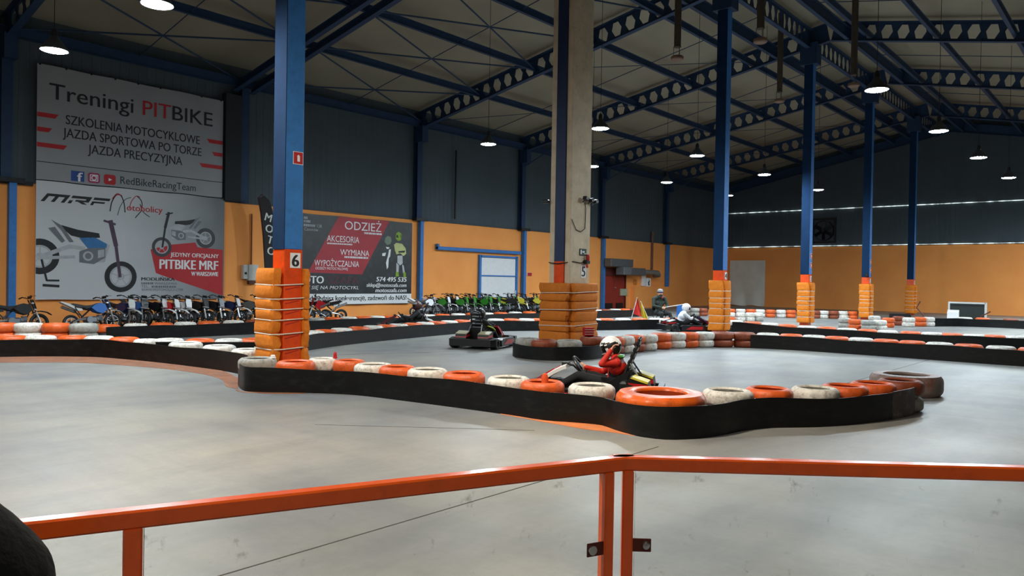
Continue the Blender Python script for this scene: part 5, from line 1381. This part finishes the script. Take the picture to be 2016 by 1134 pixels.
def body(name, bones, mats, parent=None, voxel=.012, smooth=6, loc=None, rz=0.0):
    """bones: (p, q, r0, r1, material index) fused into one watertight skin"""
    b = MB()
    for p, q, r0, r1, mi in bones: capsule(b, p, q, r0, r1)
    tmp = bpy.data.objects.new('tmp', b.mesh('tmp', mats[0], 0)); col.objects.link(tmp)
    md = tmp.modifiers.new('r', 'REMESH'); md.mode = 'VOXEL'; md.voxel_size = voxel; md.use_smooth_shade = True
    ms = tmp.modifiers.new('s', 'SMOOTH'); ms.iterations = smooth; ms.factor = .5
    me = bpy.data.meshes.new_from_object(tmp.evaluated_get(bpy.context.evaluated_depsgraph_get()))
    bpy.data.objects.remove(tmp)
    me.name = name; me.materials.clear()
    for m in mats: me.materials.append(m)
    n = len(me.polygons); c = np.zeros(n * 3); me.polygons.foreach_get('center', c); c = c.reshape(-1, 3)
    best = np.full(n, 1e9); idx = np.zeros(n, int)
    for p, q, r0, r1, mi in bones:
        p, q = np.array(p, float), np.array(q, float); d = q - p; L2 = max(d @ d, 1e-9)
        t = np.clip((c - p) @ d / L2, 0, 1)
        dist = np.linalg.norm(c - (p + t[:, None] * d), axis=1) - (r0 + (r1 - r0) * t)
        k = dist < best; best[k] = dist[k]; idx[k] = mi
    me.polygons.foreach_set('material_index', idx.astype(np.int32))
    me.polygons.foreach_set('use_smooth', [True] * n); me.update()
    o = bpy.data.objects.new(name, me); col.objects.link(o); o.parent = parent
    if loc is not None: o.location = loc
    o.rotation_euler.z = rz
    return o
def hand(wrist, dirn, side_v, mi, curl=.6, s=1.0, thumb=1):
    """palm of four metacarpals, four bent fingers of unequal length, a thumb from the side of the palm"""
    w, d, sv = Vector(wrist), Vector(dirn).normalized(), Vector(side_v).normalized()
    sv = (sv - d * sv.dot(d)).normalized(); nrm = d.cross(sv).normalized()
    out = []
    for k, ln in enumerate((.066, .075, .07, .055)):
        off = sv * (k - 1.5) * .019 * s
        a = w + off * .6; b_ = w + d * .075 * s + off
        out.append((a, b_, .016 * s, .0125 * s, mi))
        m1 = b_ + (d * math.cos(curl * .6) + nrm * math.sin(curl * .6)) * ln * .45 * s
        m2 = m1 + (d * math.cos(curl * 1.5) + nrm * math.sin(curl * 1.5)) * ln * .35 * s
        m3 = m2 + (d * math.cos(curl * 2.2) + nrm * math.sin(curl * 2.2)) * ln * .28 * s
        out += [(b_, m1, .0105 * s, .0095 * s, mi), (m1, m2, .0095 * s, .0088 * s, mi), (m2, m3, .0088 * s, .0078 * s, mi)]
    t0 = w + d * .02 * s - sv * .025 * s * thumb
    t1 = t0 + (d * .6 - sv * .8 * thumb + nrm * .2) * .035 * s
    t2 = t1 + (d * .8 - sv * .2 * thumb + nrm * .5) * .032 * s
    return out + [(t0, t1, .014 * s, .011 * s, mi), (t1, t2, .011 * s, .0085 * s, mi)]
def helmet(parent, c, mats, tilt=.2, yaw=0.0, s=1.0, pattern=None, name='helmet'):
    """full-face helmet: shell, recessed visor opening, chin bar; mats = shell, visor, chin, mark"""
    vs, fs, fm = [], [], []
    nu, nv = 40, 26
    for i in range(nv + 1):
        th = math.pi * i / nv
        for j in range(nu):
            a = 2 * math.pi * j / nu - math.pi
            el = 90 - math.degrees(th); az = math.degrees(a)
            r = Vector((.145 + (.02 if el < -20 and abs(az) < 60 else 0), .118, .14 if el > -30 else .135))
            k = .93 if (abs(az) < 66 and -24 < el < 14) else 1.0
            vs.append((r.x * k * math.sin(th) * math.cos(a), r.y * k * math.sin(th) * math.sin(a), max(-.115, r.z * math.cos(th))))
    for i in range(nv):
        for j in range(nu):
            j2 = (j + 1) % nu
            fs.append((i * nu + j, (i + 1) * nu + j, (i + 1) * nu + j2, i * nu + j2))
            el = 90 - 180 * (i + .5) / nv; az = 360 * (j + .5) / nu - 180
            if abs(az) < 62 and -22 < el < 12: m = 1
            elif abs(az) < 75 and el <= -22: m = 2
            elif pattern and pattern(az, el): m = 3
            else: m = 0
            fm.append(m)
    b = MB(); b.add(vs, fs); b.m = fm
    o = b.build(name, mats, parent, 35)
    o.location = c; o.rotation_euler = (0, tilt, yaw); o.scale = (s, s, s)
    MB().box((.14, 0, -.075), (.012, .08, .02)).build('chin_vent', M_BLACK, o, 0)
    return o
def seated_bones(hip, chest, neck, head, arms, legs, cloth, trouser, shoe, skin, glove, headr=.095, hs=1.0, w=1.0):
    """cloth .. glove are material indices; arms = [(shoulder, elbow, wrist, hand dir, side)], legs = [(hip, knee, ankle, toe)]"""
    h, c, n, hd = Vector(hip), Vector(chest), Vector(neck), Vector(head)
    B = [(h + Vector((0, -.07 * w, 0)), h + Vector((0, .07 * w, 0)), .115 * w, .115 * w, trouser), (h, c, .125 * w, .135 * w, cloth),
         (c + Vector((0, -.07 * w, .0)), c + Vector((0, .07 * w, .0)), .12 * w, .12 * w, cloth), (c, n, .12 * w, .07 * w, cloth), (n, hd, .055, .06, skin), (hd, hd, headr, headr, skin)]
    for sh, el, wr, hdir, sv, th in arms:
        B += [(n + (Vector(sh) - n) * .3, sh, .075 * w, .07 * w, cloth), (sh, el, .066 * w, .05 * w, cloth), (el, wr, .05 * w, .034 * w, cloth)]
        B += hand(wr, hdir, sv, glove, .7, hs, th)
    for hp, kn, an, to in legs:
        B += [(hp, kn, .095 * w, .065 * w, trouser), (kn, an, .064 * w, .045 * w, trouser), (an, to, .05, .04, shoe)]
    return B

M_REDSUIT = mat('red_race_suit', '#c4210f', .6, var=.14, scale=9, bump=.25, bscale=12)
M_GREENJ = mat('dark_green_jacket', '#232d26', .85, var=.2, scale=8, bump=.3, bscale=10)
M_DARKTROUSER = mat('dark_trousers', '#1b2120', .85, var=.2, scale=8)
M_VISOR = mat('dark_visor', '#0c0d10', .12, var=.05)
M_GREYP = mat('grey_plastic', '#8d9092', .45)
# driver of the near kart: one arm raised to the helmet, the other on the wheel
D1 = body('person', seated_bones((-.34, 0, .3), (-.37, 0, .5), (-.34, 0, .645), (-.29, 0, .75),
     [((-.37, .16, .585), (-.19, .27, .57), (-.31, .25, .765), (-.45, -.1, .75), (0, 1, 0), 1), ((-.36, -.16, .585), (-.12, -.24, .4), (.1, -.12, .47), (.8, .1, .35), (0, 0, 1), 1)],
     [((-.3, .1, .26), (.16, .15, .38), (.55, .14, .16), (.65, .14, .26)), ((-.3, -.1, .26), (.16, -.15, .38), (.55, -.14, .16), (.65, -.14, .26))], 0, 1, 1, 2, 2, w=1.0, hs=.95),
     [M_REDSUIT, M_BLACKCLOTH, M_SKIN], None, .008, 5, K1_LOC, K1_RZ)
tag(D1, 'person in red suit driving the near kart, hand raised to helmet', 'person')
helmet(D1, (-.265, 0, .79), [M_WHITE, M_VISOR, M_GREYP, M_BLACK], .35, 0, 1.08, lambda az, el: (10 < el + abs(az) * .16 < 27 and abs(az) > 20) or (38 < el + abs(az) * .25 < 50 and 40 < abs(az) < 140) or (el < -8 and 100 < abs(az) < 150))
MB().rbox((-.36, 0, .46), (.21, .3, .26), .06, rot=Matrix.Rotation(.05, 3, 'Y')).build('vest', M_BLACKCLOTH, D1, 40)
MB().rbox((-.41, .0, .66), (.1, .24, .05), .02).build('neck_guard', M_LIME, D1, 40)
# others
def driver(loc, rz, label, mats, wrists=(.1, .5), lean=0.0, hel=None, tilt=.1, neon=None, pattern=None):
    o = body('person', seated_bones((-.3, 0, .28), (-.36 + lean, 0, .52), (-.36 + lean * 1.6, 0, .68), (-.34 + lean * 1.8, 0, .8),
         [((-.36 + lean * 1.3, s * .17, .62), (-.12 + lean, s * .26, .45), (wrists[0], s * .13, wrists[1]), (.8, -s * .1, .35), (0, 0, 1), s) for s in (1, -1)],
         [((-.26, s * .1, .26), (.16, s * .15, .4), (.55, s * .14, .16), (.65, s * .14, .26)) for s in (1, -1)], 0, 1, 1, 2, 1), mats, None, .013, 4, loc, rz)
    tag(o, label, 'person')
    helmet(o, (-.33 + lean * 1.9, 0, .84), hel, tilt, 0, 1.1, pattern)
    return o
M_DARKJ = mat('charcoal_jacket', '#1d2124', .8, var=.2)
d2_ = driver(K2_LOC, K2_RZ, 'person in dark jacket with lime stripes driving beside pillar 5', [M_DARKJ, M_BLACKCLOTH, M_SKIN], hel=[M_BLACK, M_VISOR, M_BLACK, M_DARKMETAL])
M_NEON = mat('neon_lime_cloth', '#b4cf1e', .7)
for s in (-1, 1):
    MB().tube([(-.36, s * .2, .55), (-.22, s * .275, .5), (-.1, s * .3, .44)], .035, n=8, flat=.6).build('neon_stripe', M_NEON, d2_)
MB().tube([(-.5, -.14, .44), (-.515, 0, .42), (-.5, .14, .44)], .03, n=8).build('neon_stripe', M_NEON, d2_)
driver(K3_LOC, K3_RZ, 'person in dark clothes and brown helmet driving behind the middle barrier', [M_DARKJ, M_BLACKCLOTH, M_SKIN], hel=[mat('brown_helmet', '#4a2f28', .35), M_VISOR, M_MAROON, M_GREYP], pattern=lambda az, el: 20 < el < 50 and abs(az) < 90)
M_WHITEJ = mat('white_jacket', '#cdd2da', .75, var=.08)
driver(K4_LOC, K4_RZ, 'person in white jacket leaning forward in the kart behind column 4', [M_WHITEJ, M_BLACKCLOTH, M_SKIN], (.12, .5), .14, [M_WHITE, M_VISOR, M_WHITE, M_BLUEP], .3)

# seated marshal
MX, MY, MR = 25.95, 14.72, math.radians(236)
ch = thing('folding_chair', 'dark folding chair under the seated marshal beside the flags', 'chair', (MX, MY, 0), MR)
MB().rbox((.05, 0, .46), (.42, .44, .04), .012).build('seat', M_BLACK, ch, 0)
MB().rbox((-.2, 0, .78), (.04, .42, .3), .012).build('backrest', M_BLACK, ch, 0)
for s in (-1, 1):
    MB().tube([(-.2, s * .2, .95), (-.16, s * .2, .46), (.24, s * .2, .0)], .013).build('leg', M_DARKMETAL, ch)
    MB().tube([(.2, s * .18, .45), (-.24, s * .18, .0)], .013).build('leg', M_DARKMETAL, ch)
mb = seated_bones((0, 0, .56), (-.04, 0, .92), (.0, 0, 1.18), (.05, 0, 1.3),
     [((-.02, .23, 1.08), (.1, .3, .82), (.33, .07, .76), (.5, -.6, -.1), (0, 0, 1), 1), ((-.02, -.23, 1.08), (.1, -.3, .82), (.33, -.05, .75), (.5, .6, -.1), (0, 0, 1), -1)],
     [((.03, .1, .54), (.46, .2, .54), (.62, .3, .1), (.78, .33, .06)), ((.03, -.1, .54), (.46, -.12, .53), (.42, -.14, .1), (.58, -.15, .06))], 0, 1, 2, 3, 3, .098, 1.05, 1.15)
mb += [((-.08, 0, 1.16), (.06, 0, 1.17), .1, .09, 0)]
mb += [((.145, 0, 1.29), (.165, 0, 1.275), .016, .02, 3)]       # nose
mb += [((.04, s * .095, 1.3), (.04, s * .102, 1.28), .014, .012, 3) for s in (1, -1)]   # ears
MAN = body('person', mb, [M_GREENJ, M_DARKTROUSER, M_BLACK, M_SKIN], None, .011, 4, (MX, MY, 0), MR)
tag(MAN, 'person in dark green jacket and pale knit hat seated beside flags', 'person')
MB().lathe([(.112, 0), (.116, .04), (.105, .1), (.06, .14), (0, .15)], 20, c=(.045, 0, 1.325)).build('knit_hat', mat('pale_grey_knit', '#8b8d90', .9, bump=.4), MAN)
MB().lathe([(.118, -.005), (.12, .03), (.114, .03)], 20, c=(.045, 0, 1.325)).build('hat_band', M_NAVY, MAN)
MB().tube([(.0, .12, 1.14), (.1, .1, 1.16), (.13, .02, 1.13)], .03, n=8).build('scarf', mat('red_scarf', '#a53a2a', .9), MAN)
b = MB()
for s in (1, -1): b.ell((.138, s * .035, 1.315), (.01, .014, .009))
b.build('eyes', M_PRINT_BLACK, MAN)
MB().tube([(.138, -.03, 1.235), (.148, 0, 1.232), (.138, .03, 1.235)], .007, n=6).build('mouth', mat('lips', '#9c5c4c', .6), MAN)
MB().ell((.1, 0, 1.235), (.055, .065, .045)).build('beard', mat('dark_beard', '#3a2c26', .9), MAN)
# flags
def flag(label, p0, p1, cloth, m, name='signal_flag'):
    t = thing(name, label, 'flag', p0)
    d = Vector(p1) - Vector(p0)
    MB().tube([(0, 0, 0), d], .014, n=7).build('flag_stick', M_PALE, t)
    vs, fs = [], []; nx, nz = 10, 10
    for th in (0, .008):
        for j in range(nz + 1):
            for i in range(nx + 1):
                u, v = i / nx, j / nz
                p = cloth(u, v); vs.append((p[0] + th * .5, p[1] + th, p[2]))
    k = (nx + 1) * (nz + 1)
    for j in range(nz):
        for i in range(nx):
            a = j * (nx + 1) + i; fs += [(a, a + 1, a + nx + 2, a + nx + 1), (k + a, k + a + nx + 1, k + a + nx + 2, k + a + 1)]
    for j in range(nz):
        a = j * (nx + 1); fs += [(a, a + nx + 1, k + a + nx + 1, k + a), (a + nx, a + 2 * nx + 1, k + a + 2 * nx + 1, k + a + nx)]
    for i in range(nx):
        a = nz * (nx + 1) + i; fs += [(i, i + 1, k + i + 1, k + i), (a, a + 1, k + a + 1, k + a)]
    MB().add(vs, fs).build('flag_cloth', m, t, 60)
    return t
RI = Vector((.65, -.76, 0))      # along the picture plane, towards the right
FW = Vector((.76, .65, 0))
base = Vector((24.75, 15.0, 0))
r0 = base - RI * .28; r1 = base + RI * .02 + Vector((0, 0, 1.15))
dv = r1 - r0
flag('red pennant flag on a pale stick beside the seated marshal', r0, r1, lambda u, v: tuple(dv * (.46 + .54 * v) + RI * (u * .34 * (1 - v) * 1.0) + Vector((0, 0, -.12 * u * (1 - v))) + FW * (.03 * math.sin(u * 8 + v * 3))), mat('red_flag_cloth', '#c0271d', .8, var=.1))
y0 = base + RI * .62 + FW * .12; y1 = base + RI * .16 + FW * .12 + Vector((0, 0, 1.0))
dy_ = y1 - y0
flag('yellow flag hanging on a pale stick between red flag and marshal', y0, y1, lambda u, v: tuple(dy_ * (.98 - .62 * u * .9) + Vector((0, 0, -.55 * (1 - v) * (1 - u * .5))) + RI * .04 * (1 - v) + FW * (.04 * math.sin(u * 9 + v * 4))), mat('yellow_flag_cloth', '#c9b62c', .8, var=.12))
hp = Vector((MX, MY, .75)) + Matrix.Rotation(MR, 3, 'Z') @ Vector((.36, .02, 0))
s1 = hp + RI * .78 + Vector((0, 0, .16))
flag('blue flag on a stick held across the lap by the marshal', tuple(hp - RI * .1), tuple(s1), lambda u, v: tuple((s1 - hp) * (.62 + .38 * u) + RI * .1 + Vector((0, 0, -.42 * (1 - v))) + FW * (.02 * math.sin(u * 7 + v * 3))), mat('blue_flag_cloth', '#2c6fc0', .8, var=.08))

# spectator in a dark jacket at the viewer's side, only a shoulder inside the picture
def at_depth(px, py, dpt):
    d = ROT @ np.array([px - CX, py - CY, FOC]); return Vector((d / FOC * dpt) + np.array([0, 0, EYE]))
S_ = at_depth(-52, 1168, .9); Nk = at_depth(-250, 1000, .92)
bx_, by_ = Nk.x - .02, Nk.y + .02
lo = lambda v: (v[0] - bx_, v[1] - by_, v[2])
rt = Vector((S_.x - Nk.x, S_.y - Nk.y, 0)).normalized(); lf = -rt; fwd = Vector((-rt.y, rt.x, 0))
S2 = Nk + lf * .2 + Vector((0, 0, -.1))
hipz = .86
H_ = Vector((Nk.x, Nk.y, hipz)); ctr = Vector((Nk.x, Nk.y, 1.12))
sp = [(lo(H_ - rt * .08), lo(H_ + rt * .08), .13, .13, 1), (lo(H_), lo(ctr), .14, .15, 0), (lo(ctr), lo(Nk - Vector((0, 0, .06))), .15, .1, 0),
      (lo(Nk), lo(S_), .088, .088, 0), (lo(Nk), lo(S2), .085, .085, 0), (lo(Nk), lo(Nk + Vector((0, 0, .08))), .075, .062, 3), (lo(Nk + Vector((0, 0, .17))), lo(Nk + Vector((0, 0, .21))), .092, .098, 3),
      (lo(S_), lo(S_ + Vector((0, 0, -.3)) + rt * .04 - fwd * .02), .082, .06, 0), (lo(S_ + Vector((0, 0, -.3)) + rt * .04), lo(S_ + Vector((0, 0, -.5)) + fwd * .12), .058, .04, 0),
      (lo(S2), lo(S2 + Vector((0, 0, -.3)) + lf * .04), .075, .06, 0), (lo(S2 + Vector((0, 0, -.3)) + lf * .04), lo(S2 + Vector((0, 0, -.52)) + fwd * .1), .058, .04, 0)]
sp += hand(lo(S_ + Vector((0, 0, -.5)) + fwd * .12), (fwd.x * .2, fwd.y * .2, -1), fwd, 3, .4, 1.05, 1) + hand(lo(S2 + Vector((0, 0, -.52)) + fwd * .1), (fwd.x * .2, fwd.y * .2, -1), fwd, 3, .4, 1.05, -1)
for s in (-1, 1):
    hp_ = H_ + rt * .09 * s; kn = hp_ + Vector((0, 0, -.4)) + fwd * .02; an = hp_ + Vector((0, 0, -.8))
    sp += [(lo(hp_), lo(kn), .1, .065, 1), (lo(kn), lo(an), .064, .045, 1), (lo(an + Vector((0, 0, -.01))), lo(an + fwd * .15 + Vector((0, 0, -.02))), .05, .04, 2)]
SPEC = body('person', sp, [mat('black_jacket', '#070a09', .9, var=.25, scale=14, bump=.3, spec=.2), M_BLACKCLOTH, M_BLACK, M_SKIN], None, .014, 5, (bx_, by_, 0))
tag(SPEC, 'person in a black jacket standing beside the viewer, shoulder showing', 'person')
hd = Nk + Vector((0, 0, .215)); MB().ell(lo(hd + Vector((0, 0, .025)) - fwd * .015), (.108, .108, .1)).build('hair', mat('dark_hair', '#1c1512', .7), SPEC)

# ------------------------------------------------------------------ spectator rail with clear panels
RZ_ = 1.05
cA = ground(1228, 897, RZ_); lA = ground(38, 1025, RZ_); rA = ground(2016, 918, RZ_)
vl = (lA - cA) / np.linalg.norm(lA - cA); vr = (rA - cA) / np.linalg.norm(rA - cA)
def clear_material():
    m = bpy.data.materials.new('clear_scuffed_acrylic'); m.use_nodes = True
    nt = m.node_tree; N = nt.nodes; L = nt.links; N.remove(N['Principled BSDF']); out = N['Material Output']
    tr = N.new('ShaderNodeBsdfTransparent'); tr.inputs[0].default_value = (.97, .975, .965, 1)
    gl = N.new('ShaderNodeBsdfGlossy'); gl.inputs['Roughness'].default_value = .08
    df = N.new('ShaderNodeBsdfDiffuse'); df.inputs[0].default_value = lin('#8d8a80')
    fr_ = N.new('ShaderNodeFresnel'); fr_.inputs[0].default_value = 1.35
    m1 = N.new('ShaderNodeMixShader'); L.new(fr_.outputs[0], m1.inputs[0]); L.new(tr.outputs[0], m1.inputs[1]); L.new(gl.outputs[0], m1.inputs[2])
    tc = N.new('ShaderNodeTexCoord'); nz = N.new('ShaderNodeTexNoise'); nz.inputs['Scale'].default_value = 9; nz.inputs['Detail'].default_value = 9; nz.inputs['Roughness'].default_value = .75
    L.new(tc.outputs['Object'], nz.inputs['Vector'])
    mr = N.new('ShaderNodeMapRange'); mr.inputs[1].default_value = .6; mr.inputs[2].default_value = .76; mr.inputs[4].default_value = .5
    L.new(nz.outputs['Fac'], mr.inputs[0])
    m2 = N.new('ShaderNodeMixShader'); L.new(mr.outputs[0], m2.inputs[0]); L.new(m1.outputs[0], m2.inputs[1]); L.new(df.outputs[0], m2.inputs[2])
    L.new(m2.outputs[0], out.inputs[0])
    return m
M_CLEAR = clear_material()
def rail(label, d, length, posts, first):
    t = thing('spectator_rail', label, 'railing', (cA[0], cA[1], 0), math.atan2(d[1], d[0]))
    MB().rbox((length / 2 - .02, 0, RZ_ - .026), (length + .05, .052, .052), .006).build('top_rail', M_RAIL, t, 30)
    MB().rbox((length / 2, 0, .09), (length, .04, .04), .006).build('bottom_rail', M_RAIL, t, 30)
    for x in posts:
        MB().rbox((x, 0, (RZ_ - .05) / 2), (.05 if x > .3 else .042, .05, RZ_ - .05), .006).build('post', M_RAIL, t, 30)
    ps = posts + [length]
    sgn = 1 if first else -1
    for a, b_ in zip(ps[:-1], ps[1:]):
        p = MB().rbox(((a + b_) / 2 + .0, sgn * .0, .553), (b_ - a - .054, .006, .885), .002).build('clear_panel', M_CLEAR, t, 0)
    for x in posts:
        for z in (.72, .25):
            br = MB().rbox((x + .055, sgn * .012, z), (.07, .006, .05), .002).build('bracket', mat('rusty_bracket', '#5a241a', .5, metal=.4), t, 0)
            MB().lathe([(0, -.016), (.012, -.014), (.017, -.004), (.017, .012), (0, .012)], 14, c=(x + .07, sgn * .012, z), axis='y').build('bolt', M_SILVER, br)
    return t
Ll = 3.6; Lr = 3.4
px_post = ground(262, 1001, RZ_); dl = float(np.dot(px_post - cA, vl))
p0 = float(np.dot(ground(1197, 901, RZ_) - cA, vl)); q0 = float(np.dot(ground(1237, 898, RZ_) - cA, vr))
rail('orange steel spectator rail with clear panels and black jacket beside it', vl, Ll, [p0, dl], True)
rail('orange steel spectator rail with clear panel below the big tyre', vr, Lr, [q0, 2.6], False)
print('tyres', N_TYRE, 'objects', len(bpy.data.objects))
for i, a in enumerate(PLACED):
    for b_ in PLACED[i + 1:]:
        if abs(a[2] - b_[2]) < .1 and math.hypot(a[0] - b_[0], a[1] - b_[1]) < (a[3] + b_[3]) / 2 * .8:
            print('tyre overlap', np.round(a, 2), np.round(b_, 2), [round(v) for v in pix(a[:3])[:2]])
